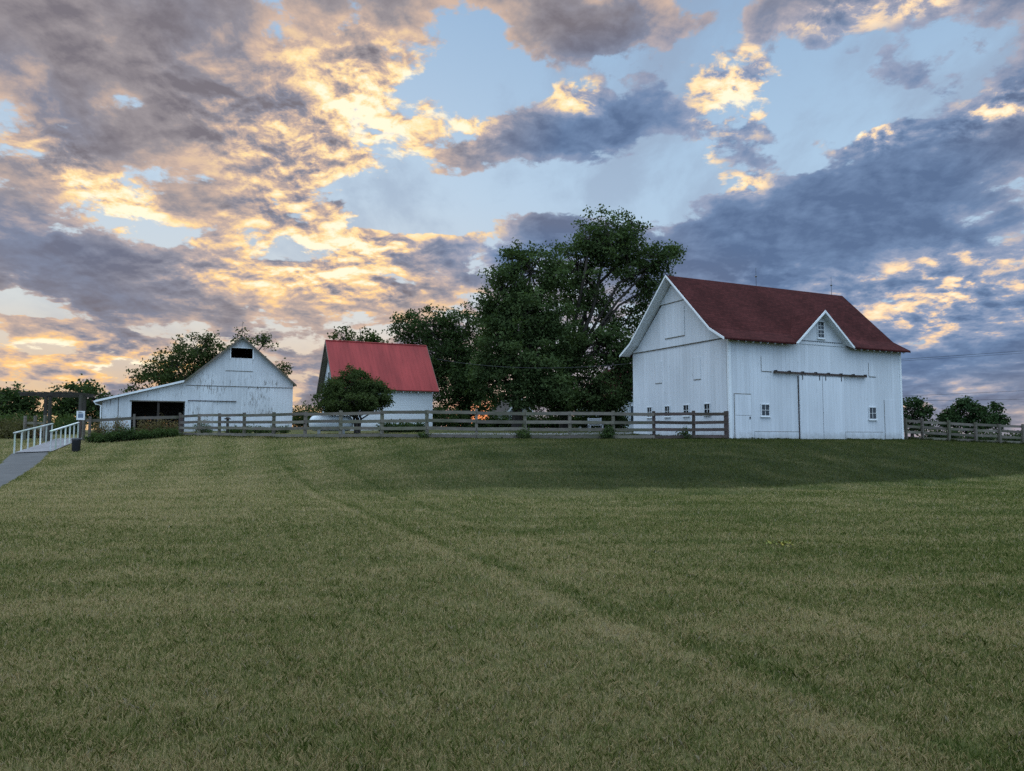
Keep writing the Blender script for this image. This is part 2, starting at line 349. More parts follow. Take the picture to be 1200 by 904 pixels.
def shingles():
    m, t, out = mat('red_shingles'); uv = uvn(t)
    br = t.new('ShaderNodeTexBrick'); t.put(br.inputs['Vector'], uv); br.inputs['Scale'].default_value = 1.0
    br.inputs['Brick Width'].default_value = .32; br.inputs['Row Height'].default_value = .12; br.inputs['Mortar Size'].default_value = .006
    br.inputs['Color1'].default_value = (.043, .0125, .0115, 1); br.inputs['Color2'].default_value = (.063, .0175, .016, 1); br.inputs['Mortar'].default_value = (.02, .009, .009, 1)
    n = t.noise(uv, 9.0, 5, .7); n2 = t.noise(uv, .5, 4)
    c = t.vm('SCALE', br.outputs[0], t.m('MULTIPLY', t.mapr(n, .25, .75, .58, 1.42), t.mapr(n2, .3, .7, .76, 1.22)))
    principled(t, out, c, .9, t.m('ADD', br.outputs[1], n), .35, .02, .04); return m
M['shingle'] = shingles()
def metal_roof():
    m, t, out = mat('red_metal_roof'); u, v, _ = t.sep(uvn(t))
    fr = t.m('FRACT', t.m('DIVIDE', u, .30)); rib = t.mapr(t.m('ABSOLUTE', t.m('SUBTRACT', fr, .5)), .0, .10, 1, 0, True)
    n = t.noise(t.comb(t.m('MULTIPLY', u, 1.5), t.m('MULTIPLY', v, .35), 0), 1.0, 5, .6)
    ix = t.m('FLOOR', t.m('DIVIDE', u, .9)); wn = t.new('ShaderNodeTexWhiteNoise'); wn.noise_dimensions = '1D'; t.put(wn.inputs['W'], ix)
    k = t.m('MULTIPLY', t.mapr(n, .3, .7, .74, 1.18), t.mapr(wn.outputs[0], 0, 1, .90, 1.08))
    c = t.vm('SCALE', (.27, .037, .034, 1), t.m('MULTIPLY', k, t.mapr(rib, 0, 1, 1.0, .90)))
    principled(t, out, c, .6, rib, .4, .02, .12); return m
M['metal_roof'] = metal_roof()
def weathered(name, col, var=.35):
    m, t, out = mat(name); tc = t.new('ShaderNodeTexCoord'); oi = t.new('ShaderNodeObjectInfo')
    g = t.vm('ADD', tc.outputs['Object'], t.vm('SCALE', (7, 3, 5), oi.outputs['Random']))
    n = t.noise(t.mapping(g, scale=(2, 2, 9)), 1.6, 6, .65); n2 = t.noise(g, .9, 3)
    k = t.m('MULTIPLY', t.mapr(n, .25, .75, 1 - var, 1 + var), t.mapr(oi.outputs['Random'], 0, 1, .72, 1.22))
    c = t.mix(t.mapr(n2, .4, .65), t.vm('SCALE', col, k), t.vm('SCALE', (col[0] * .75, col[1] * .85, col[2] * .7, 1), k))
    principled(t, out, c, .9, n, .5, .01, .15); return m
M['fence_wood'] = weathered('fence_wood', (.165, .138, .116, 1))
M['fence_dark'] = weathered('fence_dark', (.088, .062, .056, 1))
M['rail_white'] = weathered('rail_white', (.62, .62, .60, 1), .08)
M['pergola_wood'] = weathered('pergola_wood', (.065, .055, .048, 1))
M['bark'] = plain('bark', (.060, .050, .042, 1), .95, .35, 5.0, .8, .1, stretch=(3, 3, .6))
def asphalt(name, col):
    m, t, out = mat(name); p = pos(t)
    n = t.noise(p, 60, 3, .7); n2 = t.noise(p, .7, 5, .6)
    c = t.vm('SCALE', col, t.m('MULTIPLY', t.mapr(n, .3, .7, .75, 1.25), t.mapr(n2, .3, .7, .8, 1.15)))
    principled(t, out, c, .9, n, .3, .01, .2); return m
M['asphalt'] = asphalt('asphalt', (.092, .086, .082, 1))
M['boards'] = asphalt('ramp_concrete', (.21, .19, .19, 1))
M['gravel'] = asphalt('gravel', (.15, .145, .15, 1))

def lawn_nodes(t, p):
    """colour of the turf at a world point: dry and green patches, mower lanes, wheel tracks"""
    x, y, z = t.sep(p); flat = t.comb(x, y, 0.0)
    a = t.noise(flat, .16, 4, .6); b = t.noise(flat, .9, 5, .65); c3 = t.noise(flat, 5.5, 4, .7)
    # streaks across the slope left by the mower, and lanes running up to the fence
    st = t.noise(t.mapping(flat, rot=(0, 0, R(7)), scale=(.12, 1.1, 1)), 1.0, 4, .6)
    lane = t.m('SINE', t.m('ADD', t.m('MULTIPLY', t.m('ADD', x, t.m('MULTIPLY', y, .36)), 2.6), t.m('MULTIPLY', b, 2.0)))
    lane = t.m('MULTIPLY', lane, t.mapr(y, 14, 26))
    dry = t.m('ADD', t.m('MULTIPLY', t.m('SUBTRACT', a, .5), 1.8), t.m('MULTIPLY', t.m('SUBTRACT', b, .5), 1.4))
    dry = t.m('ADD', dry, t.m('MULTIPLY', t.m('SUBTRACT', c3, .5), 1.0))
    dry = t.m('ADD', dry, t.m('ADD', t.m('MULTIPLY', t.m('SUBTRACT', st, .5), 2.0), t.m('MULTIPLY', lane, .20)))
    # wheel tracks: pale ridges with a greener rut beside each
    d = t.m('ADD', t.m('MULTIPLY', t.m('SUBTRACT', x, -8.6), .9128), t.m('MULTIPLY', t.m('SUBTRACT', y, 27.5), .4084))
    d = t.m('ADD', d, t.m('MULTIPLY', t.m('SUBTRACT', b, .5), .16))
    fade = t.m('MULTIPLY', t.mapr(y, 34, 24), t.mapr(a, .3, .6, .5, 1))
    def band(o, wd): return t.m('MULTIPLY', t.mapr(t.m('ABSOLUTE', t.m('SUBTRACT', d, o)), 0, wd, 1, 0, True), fade)
    dry = t.m('ADD', dry, t.m('SUBTRACT', t.m('MULTIPLY', band(.0, .24), .45), t.m('MULTIPLY', band(.33, .2), .5)))
    dry = t.m('ADD', dry, t.m('SUBTRACT', t.m('MULTIPLY', band(1.75, .2), .28), t.m('MULTIPLY', band(2.02, .16), .34)))
    # the left slope and the middle are drier, the bank before the barn is lush
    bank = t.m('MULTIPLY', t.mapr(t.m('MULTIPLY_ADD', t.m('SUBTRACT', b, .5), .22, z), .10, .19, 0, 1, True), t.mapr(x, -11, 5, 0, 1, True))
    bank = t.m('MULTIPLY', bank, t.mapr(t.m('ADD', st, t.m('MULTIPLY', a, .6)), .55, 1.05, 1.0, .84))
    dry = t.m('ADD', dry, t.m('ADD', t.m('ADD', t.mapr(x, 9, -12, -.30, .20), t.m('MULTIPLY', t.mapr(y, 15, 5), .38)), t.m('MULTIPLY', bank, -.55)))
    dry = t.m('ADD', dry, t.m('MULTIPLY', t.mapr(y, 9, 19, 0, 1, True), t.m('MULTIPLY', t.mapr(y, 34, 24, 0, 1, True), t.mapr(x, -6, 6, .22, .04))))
    return dry, bank, a, c3
def lawn_col(t, dry, bank, k=1.0):
    k *= .84
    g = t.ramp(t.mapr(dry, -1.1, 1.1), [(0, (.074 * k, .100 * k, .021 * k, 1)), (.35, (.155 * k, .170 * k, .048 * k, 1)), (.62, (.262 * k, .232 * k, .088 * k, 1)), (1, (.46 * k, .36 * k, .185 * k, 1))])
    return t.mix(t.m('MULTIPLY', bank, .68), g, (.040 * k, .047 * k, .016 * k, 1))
def lawn():
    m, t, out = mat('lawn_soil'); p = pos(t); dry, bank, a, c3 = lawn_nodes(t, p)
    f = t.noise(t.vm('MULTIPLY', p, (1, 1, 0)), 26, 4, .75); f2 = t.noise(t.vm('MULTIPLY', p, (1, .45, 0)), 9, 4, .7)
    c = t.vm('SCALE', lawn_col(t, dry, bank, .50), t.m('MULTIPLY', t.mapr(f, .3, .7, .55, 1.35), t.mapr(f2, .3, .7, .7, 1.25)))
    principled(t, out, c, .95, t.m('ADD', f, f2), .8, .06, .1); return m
M['lawn'] = lawn()
def blade():
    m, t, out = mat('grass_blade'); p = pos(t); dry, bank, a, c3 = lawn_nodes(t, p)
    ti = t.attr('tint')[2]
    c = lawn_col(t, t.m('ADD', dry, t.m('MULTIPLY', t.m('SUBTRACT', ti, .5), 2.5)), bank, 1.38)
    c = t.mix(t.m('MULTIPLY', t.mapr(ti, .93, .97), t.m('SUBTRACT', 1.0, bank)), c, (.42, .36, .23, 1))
    d = t.new('ShaderNodeBsdfDiffuse'); t.put(d.inputs[0], c)
    tr = t.new('ShaderNodeBsdfTranslucent'); t.put(tr.inputs[0], c)
    mx = t.new('ShaderNodeMixShader'); mx.inputs[0].default_value = .45
    t.l.new(d.outputs[0], mx.inputs[1]); t.l.new(tr.outputs[0], mx.inputs[2]); t.l.new(mx.outputs[0], out.inputs[0]); return m
M['blade'] = blade()
def leaf(name, dark, light, warm=None, tr_=.3):
    m, t, out = mat(name); ti = t.attr('tint')[2]; tc = t.new('ShaderNodeTexCoord')
    n = t.noise(tc.outputs['Object'], .55, 3)
    f = t.m('ADD', t.m('MULTIPLY', ti, .6), t.mapr(n, .3, .7, 0, .45), clamp=True)
    c = t.mix(f, dark, light)
    if warm: c = t.mix(t.mapr(ti, .86, .9), c, warm)
    d = t.new('ShaderNodeBsdfDiffuse'); t.put(d.inputs[0], c)
    tr = t.new('ShaderNodeBsdfTranslucent'); t.put(tr.inputs[0], t.vm('MULTIPLY', c, (1.1, 1.25, .6)))
    mx = t.new('ShaderNodeMixShader'); mx.inputs[0].default_value = tr_
    t.l.new(d.outputs[0], mx.inputs[1]); t.l.new(tr.outputs[0], mx.inputs[2]); t.l.new(mx.outputs[0], out.inputs[0]); return m
M['leaf_maple'] = leaf('leaf_maple', (.018, .031, .013, 1), (.105, .142, .056, 1))
M['leaf_dark'] = leaf('leaf_dark', (.017, .029, .012, 1), (.068, .098, .036, 1))
M['leaf_olive'] = leaf('leaf_olive', (.024, .036, .013, 1), (.078, .098, .036, 1))
M['leaf_cedar'] = leaf('leaf_cedar', (.020, .036, .016, 1), (.052, .080, .030, 1), tr_=.15)
M['leaf_shrub'] = leaf('leaf_shrub', (.030, .052, .018, 1), (.085, .110, .040, 1))
M['leaf_brown'] = leaf('leaf_brown', (.050, .052, .024, 1), (.130, .105, .050, 1))
M['leaf_lily'] = leaf('leaf_lily', (.085, .070, .034, 1), (.22, .16, .085, 1), (.48, .16, .07, 1))
M['leaf_pink'] = leaf('leaf_pink', (.04, .06, .025, 1), (.09, .11, .05, 1), (.60, .34, .34, 1))

# ------------------------------------------------------------------ terrain
KA = np.array([-9, -.9, -.69, -.60, -.447, -.28, -.05, .30, .54, .70, .9, 9])
KT = np.array([20, 20, 20, 20, 20, 20, 21.0, 21.6, 25.0, 29.5, 36, 36])
KC = np.array([46, 46, 45.5, 44, 43, 37.5, 31.2, 30.2, 35.3, 41, 48, 48])
KH = np.array([1.5, 1.5, 1.5, 1.55, 1.70, 1.64, 1.54, 1.50, 1.45, 1.15, 1.0, 1.0])
KP = np.array([0, 0, 0, 0, .0, .25, .8, 1, 1, .9, .8, .8])   # 0: a long even rise, 1: a bank with a clear toe
def ground(x, y):
    x = np.asarray(x, float); y = np.asarray(y, float)
    a = x / np.maximum(y, 4.0)
    t_, c_, h_, p_ = (np.interp(a, KA, K) for K in (KT, KC, KH, KP))
    u = np.clip((y - t_) / (c_ - t_), 0, 1)
    s1 = np.where(u < .92, u ** 2.1, 1 - (1 - u) * 1.98)
    s1 = u ** 1.9 * (1 - .12 * u ** 6) / .88
    s1 = np.minimum(s1, 1.0)
    s2 = 1 - (1 - u) ** 1.55
    z = h_ * (s1 * (1 - p_) + s2 * p_)
    # the farmyard beyond the fence climbs gently, less so to the right
    yard = np.clip((y - c_ - 4) * .034, 0, .75) * np.clip((26 - x) / 12, 0, 1) * np.clip(1 - (y - 160) / 200, 0, 1)
    dip = .05 * np.sin(x * .35 + .6) * np.sin(y * .27) + .025 * np.sin(x * 1.1 + y * .8)
    return z + yard + dip * np.clip(1 - u, 0, 1)
def gz(x, y): return float(ground(x, y))

def terrain():
    def axis(fine, lim, step, far):
        a = list(np.arange(0, lim, step)); d = step
        while a[-1] < far: d *= 1.22; a.append(a[-1] + d)
        return np.array(a)
    px_ = axis(0, 48, .5, 2500); xs = np.concatenate([-px_[::-1][:-1], px_])
    py_ = axis(0, 75, .5, 3500); my = axis(0, 8, 1.0, 400); ys = np.concatenate([-my[::-1][:-1], py_])
    X, Y = np.meshgrid(xs, ys); Z = ground(X, Y)
    v = np.stack([X, Y, Z], -1).reshape(-1, 3); nx, ny = len(xs), len(ys)
    i = np.arange(nx * ny).reshape(ny, nx)
    f = np.stack([i[:-1, :-1], i[:-1, 1:], i[1:, 1:], i[1:, :-1]], -1).reshape(-1)
    return tag(np_mesh('ground', v, f, 4, M['lawn'], smooth=True), kind='structure')
terrain()

def strip(name, left, right, m, lift=.02, n=24):
    """a paved strip following the ground between two lines of points"""
    mb = MB(); L_, R_ = [], []
    def sub(P):
        P = np.array(P, float); s = np.concatenate([[0], np.cumsum(np.hypot(*np.diff(P, axis=0).T))]); q = np.linspace(0, s[-1], n * (len(P) - 1) + 1)
        return np.stack([np.interp(q, s, P[:, 0]), np.interp(q, s, P[:, 1])], -1)
    A, B = sub(left), sub(right); K = 5; vs = []; fs = []
    for a, b in zip(A, B):
        for k in range(K):
            p = a + (b - a) * k / (K - 1); vs.append((p[0], p[1], gz(p[0], p[1]) + lift))
    for i in range(len(A) - 1):
        for k in range(K - 1): fs.append((i * K + k, i * K + k + 1, (i + 1) * K + k + 1, (i + 1) * K + k))
    mb.add(vs, fs); return tag(mb.build(name, m, smooth=True), kind='structure')
# ------------------------------------------------------------------ buildings
YAW = .448                                    # the farm buildings share one orientation
EX = Vector((math.cos(YAW), math.sin(YAW), 0)); EY = Vector((-EX.y, EX.x, 0))
def lrod(parent, x, y, z, h=1.05):
    b = MB(); b.tube([(x, y, z - .1), (x, y, z + h)], [.014, .008], 5); r = b.build('lightning_rod', M['black_metal'], parent)
    g = MB(); g.tube([(x, y, z + h * .52 - .06), (x, y, z + h * .52 - .03), (x, y, z + h * .52 + .03), (x, y, z + h * .52 + .06)], [.01, .06, .06, .01], 8)
    g.build('glass_ball', M['grey_metal'], r, True)
def window(parent, x0, x1, z0, z1, y, nx, nz, side='f', name='window', fr=.045, casing=True):
    """a small sash window on a wall at local depth y (front, side f) or local x = y (gable, side g)"""
    def bx(mb, a0, a1, d0, d1, b0, b1):
        mb.box(a0, a1, y - d1, y - d0, b0, b1) if side == 'f' else mb.box(y - d1, y - d0, a0, a1, b0, b1)
    f = MB()
    for a0, a1, b0, b1 in ((x0 - fr, x0, z0 - fr, z1 + fr), (x1, x1 + fr, z0 - fr, z1 + fr), (x0, x1, z1, z1 + fr), (x0, x1, z0 - fr, z0)): bx(f, a0, a1, .004, .045, b0, b1)
    w = f.build(name, M['frame_white'], parent)
    p = MB(); bx(p, x0, x1, .002, .012, z0, z1); p.build('pane', M['glass'], w)
    g = MB()
    for k in range(1, nx): c = x0 + (x1 - x0) * k / nx; bx(g, c - .012, c + .012, .012, .026, z0, z1)
    for k in range(1, nz): c = z0 + (z1 - z0) * k / nz; bx(g, x0, x1, .012, .027, c - (.012 if nz < 4 or k != nz // 2 else .024), c + (.012 if nz < 4 or k != nz // 2 else .024))
    g.build('glazing_bar', M['sash'], w)
    s = MB(); bx(s, x0 - fr - .04, x1 + fr + .04, .003, .085, z0 - fr - .045, z0 - fr - .002); s.build('sill', M['trim_white'], w)
    return w

def big_barn():
    L, W, PK = 12.36, 7.98, 3.99
    o = thing('barn', 'large white board barn, dark red shingle roof, small front gable above tall sliding doors', 'barn', (10.486, 35.6, 1.53), YAW)
    w = MB(); w.prism([(0, -.8), (W, -.8), (W, 4.9), (W - .6, 5.22), (PK, 8.48), (.6, 5.22), (0, 4.9)], 0, L, 'x'); w.build('wall', M['barn_white'], o)
    # upper gable boarding laps over the boards below
    g = MB(); g.prism([(.02, 4.98), (W - .02, 4.98), (W - .55, 5.24), (W - 2.85, 7.33), (2.85, 7.33), (.55, 5.24)], -.045, -.002, 'x'); g.build('gable_boarding', M['barn_white'], o)
    g = MB(); g.prism([(2.72, 7.36), (W - 2.72, 7.36), (PK, 8.5)], -.085, -.002, 'x'); g.build('gable_boarding', M['barn_white'], o)
    s = MB(); s.box(-.05, -.003, .03, W - .03, 4.935, 4.977); s.build('drip_strip', M['fence_wood'], o)
    s = MB(); s.box(-.075, -.003, 2.78, W - 2.78, 7.322, 7.358); s.build('drip_strip', M['fence_wood'], o)
    x0, x1 = -.62, L + .27; e, k = -.42, .62; ze, zk, zr = 4.87, 5.47, 8.74; dc, dh = 6.15, 2.09
    sl = (zr - zk) / (PK - k); dslope = (6.66 - ze) / dh; zt = 6.66; yt = k + (zt - zk) / sl; dk = (zt - zk) / dslope
    Wk, We = W - k, W - e
    front = [[(x0, e, ze), (dc - dh, e, ze), (dc - dk, k, zk), (x0, k, zk)], [(dc + dh, e, ze), (x1, e, ze), (x1, k, zk), (dc + dk, k, zk)],
             [(x0, k, zk), (dc - dk, k, zk), (dc, yt, zt), (dc, PK, zr), (x0, PK, zr)], [(dc, yt, zt), (dc + dk, k, zk), (x1, k, zk), (x1, PK, zr), (dc, PK, zr)]]
    back = [[(x1, We, ze), (x0, We, ze), (x0, Wk, zk), (x1, Wk, zk)], [(x1, Wk, zk), (x0, Wk, zk), (x0, PK, zr), (dc, PK, zr), (x1, PK, zr)]]
    r = MB(); r.slab(front + back, 0, .085); r.build('roof', M['shingle'], o)
    so = MB(); q = lambda y: y + (.10 if y < .5 else 0) - (.10 if y > W - .5 else 0)
    inner = [[(min(x, -.003), q(y), z + (.06 if abs(y - q(y)) > .01 else 0)) for x, y, z in f] for f in ([[(x0, e, ze), (0, e, ze), (0, k, zk), (x0, k, zk)], [(x0, k, zk), (0, k, zk), (0, PK, zr), (x0, PK, zr)], [(0, We, ze), (x0, We, ze), (x0, Wk, zk), (0, Wk, zk)], [(0, Wk, zk), (x0, Wk, zk), (x0, PK, zr), (0, PK, zr)]])]
    so.slab(inner, .088, .03); so.build('soffit', M['trim_white'], o)
    eb = MB(); eb.bar((0, e + .1, ze - .04), (dc - dh - .1, e + .1, ze - .04), .02, .1); eb.build('eave_board', M['fence_dark'], o)
    eb = MB(); eb.bar((dc + dh + .1, e + .1, ze - .04), (L, e + .1, ze - .04), .02, .1); eb.build('eave_board', M['fence_dark'], o)
    for xa in (x0 - .03, x1 + .005):
        b = MB()
        P = [(e, ze), (k, zk), (PK, zr), (Wk, zk), (We, ze)]
        b.prism([(y, z + .015) for y, z in P] + [(y, z - .105) for y, z in reversed(P)], xa, xa + .025, 'x'); b.build('rake_board', M['trim_white'] if xa < 0 else M['shingle'], o)
    n = 26
    for i in range(n):
        x = .3 + (L - .5) * i / (n - 1)
        if dc - dh - .1 < x < dc + dh + .1: continue
        b = MB(); b.bar((x, e + .03, ze - .13), (x, .0, ze + .12), .045, .06); b.build('rafter_tail', M['tail_white'], o)
    # cross gable
    d = MB(); d.prism([(dc - 1.98, 4.90), (dc + 1.98, 4.90), (dc, 6.56)], -.03, .35, 'y'); dw = d.build('dormer', M['barn_white'], o)
    ridge_b = yt + .05
    prof = [[(dc - dh, e, ze), (dc, e, zt), (dc, yt, zt), (dc - dk, k, zk)], [(dc, e, zt), (dc + dh, e, ze), (dc + dk, k, zk), (dc, yt, zt)]]
    r = MB(); r.slab([[(a, b, c + .012) for a, b, c in f] for f in prof], 0, .05); r.build('dormer_roof', M['shingle'], dw)
    r = MB(); r.slab(prof, .043, .05); r.build('dormer_soffit', M['trim_white'], dw)
    b = MB(); b.prism([(dc - dh - .02, ze - .02), (dc, zt + .02), (dc + dh + .02, ze - .02), (dc + dh - .10, ze - .05), (dc, zt - .12), (dc - dh + .10, ze - .05)], e - .03, e - .004, 'y'); b.build('dormer_rake_board', M['trim_white'], dw)
    z = MB(); kx = dc - 1.72
    while kx < dc + 1.62: z.prism([(kx, 5.10), (kx + .06, 5.035), (kx + .12, 5.10)], -.052, -.034, 'y'); kx += .135
    z.build('scalloped_trim', M['grey_metal'], dw)
    window(o, 6.0, 6.42, 5.30, 6.12, -.03, 2, 4, fr=.05)
    # ground floor
    window(o, 2.02, 2.51, 1.19, 1.72, 0, 2, 2); window(o, 9.70, 10.21, 1.11, 1.71, 0, 2, 2)
    for c in (6.39, 4.80, 3.22, 1.59): window(o, c - .20, c + .20, 1.26, 1.78, 0, 2, 2, 'g', fr=.035)
    dr = MB(); dr.box(.30, 1.34, -.035, -.004, .06, 1.17); dr.box(.30, 1.34, -.035, -.004, 1.185, 2.2); door = dr.build('door', M['door_white'], o)
    h = MB(); h.box(1.22, 1.26, -.075, -.036, 1.0, 1.12); h.build('handle', M['black_metal'], door)
    st = MB(); st.box(.28, .297, -.02, -.003, .05, 2.24); st.box(1.343, 1.36, -.02, -.003, .05, 2.24); st.box(.30, 1.34, -.028, -.003, 2.205, 2.24); st.box(.3, 1.34, -.02, -.003, 1.171, 1.184); st.build('door_gap', M['fence_wood'], o)
    b = MB(); b.box(.26, 1.38, -.3, -.002, -.1, .045); b.build('doorstep', M['concrete'], o)
    for a, c in ((4.53, 6.13), (6.17, 7.72)):
        b = MB(); b.box(a, c, -.11, -.065, .02, 3.25); sd = b.build('sliding_door', M['door_white'], o)
        for hx in (a + .22, c - .18):
            b = MB(); b.box(hx - .025, hx + .025, -.125, -.112, 3.05, 3.34); b.build('hanger', M['black_metal'], sd)
    b = MB(); b.box(4.510, 4.526, -.05, -.003, .0, 3.25); b.box(6.131, 6.168, -.06, -.003, .0, 3.25); b.build('door_gap', M['fence_dark'], o)
    b = MB(); b.box(2.82, 9.45, -.15, -.06, 3.32, 3.42); tr = b.build('door_track', M['fence_dark'], o)
    for i in range(8):
        b = MB(); x = 2.95 + i * .92; b.box(x - .03, x + .03, -.17, -.004, 3.38, 3.47); b.build('bracket', M['black_metal'], tr)
    for a, c in ((1.55, 4.45), (7.85, 10.75)):
        b = MB(); b.box(a, c, -.03, -.003, -.3, .38); b.build('skirting_board', M['door_white'], o)
        b = MB(); b.box(a, c, -.026, -.003, .382, .405); b.build('skirting_gap', M['fence_wood'], o)
    def hatch(x0, x1, z0, z1, side='f'):
        b = MB(); c = MB()
        if side == 'f': b.box(x0, x1, -.018, -.002, z0, z1); c.box(x0, x1, -.024, -.002, z0 - .03, z0 - .002); c.box(x0 - .02, x0 - .002, -.012, -.002, z0, z1)
        else: b.box(-.018, -.002, x0, x1, z0, z1); c.box(-.024, -.002, x0, x1, z0 - .03, z0 - .002); c.box(-.012, -.002, x1 + .002, x1 + .016, z0, z1)
        h = b.build('hatch', M['barn_white'], o); c.build('hatch_gap', M['fence_wood'], h)
    hatch(2.08, 2.75, 3.4, 4.15); hatch(9.78, 10.32, 3.4, 4.15); hatch(10.92, 11.88, .02, 2.15)
    hatch(5.24, 5.85, 3.1, 4.3, 'g'); hatch(2.04, 2.6, 3.08, 4.2, 'g')
    b = MB(); b.box(-.075, -.047, 3.2, 4.85, 5.47, 7.0); hd = b.build('hay_door', M['barn_white'], o)
    c = MB(); c.box(-.079, -.047, 3.2, 4.85, 5.43, 5.467); c.build('hay_door_gap', M['fence_wood'], hd)
    for x in (0, L):
        b = MB(); b.box(x - .03 if x == 0 else x - .12, x + .12 if x == 0 else x + .03, -.030, -.0015, -.3, 4.9); b.build('corner_board', M['trim_white'], o)
    b = MB(); b.box(-.033, -.003, .10, .118, -.3, 4.9); b.build('corner_gap', M['fence_wood'], o)
    b = MB(); b.box(-.033, -.003, -.028, .098, -.3, 4.93); b.build('corner_board', M['trim_white'], o)
    lrod(o, 5.75, PK, zr); lrod(o, 11.77, PK, zr, 1.1)
    return o
big_barn()

def old_barn():
    o = thing('barn', 'weathered white barn with peeling boards, open loft hatch and a lean-to shed on its left', 'barn', (-25.68, 58, 2.30), YAW)
    W, D, c, pk, sl = 8.2, 12.0, 4.12, 7.45, .885
    ez = pk - sl * c; T = .14
    h = lambda z: (pk - z) / sl
    w = MB(); zo, zp = 5.76, 6.57; a0, a1 = 3.29, 4.95
    w.prism([(0, -.8), (W, -.8), (W, ez), (c + h(zo), zo), (c - h(zo), zo), (0, ez)], 0, T)
    w.prism([(c - h(zo), zo), (a0, zo), (a0, zp), (c - h(zp), zp)], 0, T); w.prism([(a1, zo), (c + h(zo), zo), (c + h(zp), zp), (a1, zp)], 0, T)
    w.prism([(c - h(zp), zp), (c + h(zp), zp), (c, pk)], 0, T)
    w.box(0, T, T, D, -.8, ez); w.box(W - T, W, T, D, -.8, ez); w.prism([(T, -.8), (W - T, -.8), (W - T, ez), (c, pk), (T, ez)], D - T, D)
    w.build('wall', M['old_white'], o)
    f = MB(); f.box(a0, a1, .5, D - .5, 4.6, 4.7); f.build('loft_floor', M['dark_wood'], o)
    f = MB(); f.box(a0 - .1, a0, -.06, -.003, zo - .08, zp + .05); f.box(a1, a1 + .1, -.06, -.003, zo - .08, zp + .05); f.box(a0, a1, -.05, -.003, zp, zp + .05); f.build('loft_frame', M['trim_white'], o)
    e0, e1 = -.12, W + .25
    P = [(e0, pk + .08 - sl * (c - e0)), (c, pk + .08), (e1, pk + .08 - sl * (e1 - c))]
    r = MB(); r.slab([[(P[0][0], -.35, P[0][1]), (P[1][0], -.35, P[1][1]), (P[1][0], D + .3, P[1][1]), (P[0][0], D + .3, P[0][1])], [(P[1][0], -.35, P[1][1]), (P[2][0], -.35, P[2][1]), (P[2][0], D + .3, P[2][1]), (P[1][0], D + .3, P[1][1])]], 0, .07)
    r.build('roof', M['grey_metal'], o)
    b = MB(); b.prism([(P[0][0], P[0][1] - .01), (c, P[1][1] - .01), (P[2][0], P[2][1] - .01), (P[2][0] - .02, P[2][1] - .17), (c, P[1][1] - .18), (P[0][0] + .02, P[0][1] - .17)], -.38, -.353); b.build('rake_board', M['fence_wood'], o)
    b = MB(); b.box(.03, W - .03, -.035, -.003, 3.42, 3.46); b.build('drip_strip', M['fence_wood'], o)
    b = MB(); b.box(.2, 3.79, -.10, -.03, 2.20, 2.255); b.build('door_track', M['fence_dark'], o)
    b = MB(); b.box(2.9, 5.0, -.03, -.003, 4.68, 4.72); b.build('hay_door_gap', M['fence_wood'], o)
    b = MB(); b.box(.3, 2.0, -.055, -.008, .1, 2.16); b.build('sliding_door', M['old_white'], o)
    b = MB(); b.box(2.1, W - .02, -.03, -.003, -.3, 1.12); b.build('skirting_board', M['door_white'], o)
    lrod(o, c, .2, pk + .08, 1.3)
    # lean-to
    l0, zl, zm = -5.7, 2.14, 3.74; lz = lambda x: zl + (zm - zl) * (x - l0) / (-l0)
    w = MB(); w.prism([(l0, -.8), (-3.74, -.8), (-3.74, lz(-3.74)), (l0, zl)], 0, T); w.prism([(-3.74, 2.13), (-.001, 2.13), (-.001, lz(0)), (-3.74, lz(-3.74))], 0, T)
    w.box(l0, l0 + T, T, 9, -.8, zl); w.prism([(l0 + T, -.8), (-.001, -.8), (-.001, zm), (l0 + T, lz(l0 + T))], 8.86, 9); lw = w.build('lean_to', M['old_white'], o)
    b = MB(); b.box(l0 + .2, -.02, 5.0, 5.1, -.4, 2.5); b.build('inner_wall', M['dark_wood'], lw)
    b = MB(); b.box(-1.96, -1.80, .02, .16, -.4, 2.12); b.build('post', M['dark_wood'], lw)
    b = MB(); b.box(-3.86, -.002, -.06, -.003, 2.09, 2.17); b.build('door_track', M['fence_wood'], lw)
    b = MB(); b.box(-4.64, -4.60, -.02, -.003, -.2, lz(-4.62) - .1); b.build('board_joint', M['fence_dark'], lw)
    q = lambda x: lz(x) + .11
    r = MB(); r.slab([[(-6.15, -.3, q(-6.15)), (.05, -.3, q(.05)), (.05, 9.2, q(.05)), (-6.15, 9.2, q(-6.15))]], 0, .06); r.build('lean_to_roof', M['grey_metal'], lw)
    b = MB(); b.prism([(-6.15, q(-6.15) - .01), (.03, q(.03) - .01), (.03, q(.03) - .16), (-6.15, q(-6.15) - .16)], -.33, -.303); b.build('fascia', M['trim_white'], lw)
    b = MB(); b.tube([(-6.2, -.3, q(-6.2) - .1), (-6.2, 9.1, q(-6.2) - .14)], .07, 8); b.tube([(-6.2, -.15, q(-6.2) - .14), (-6.1, -.14, q(-6.2) - .3), (-5.78, -.1, q(-6.2) - .38), (-5.76, -.1, 0)], .045, 8); b.build('gutter', M['trim_white'], lw)
old_barn()

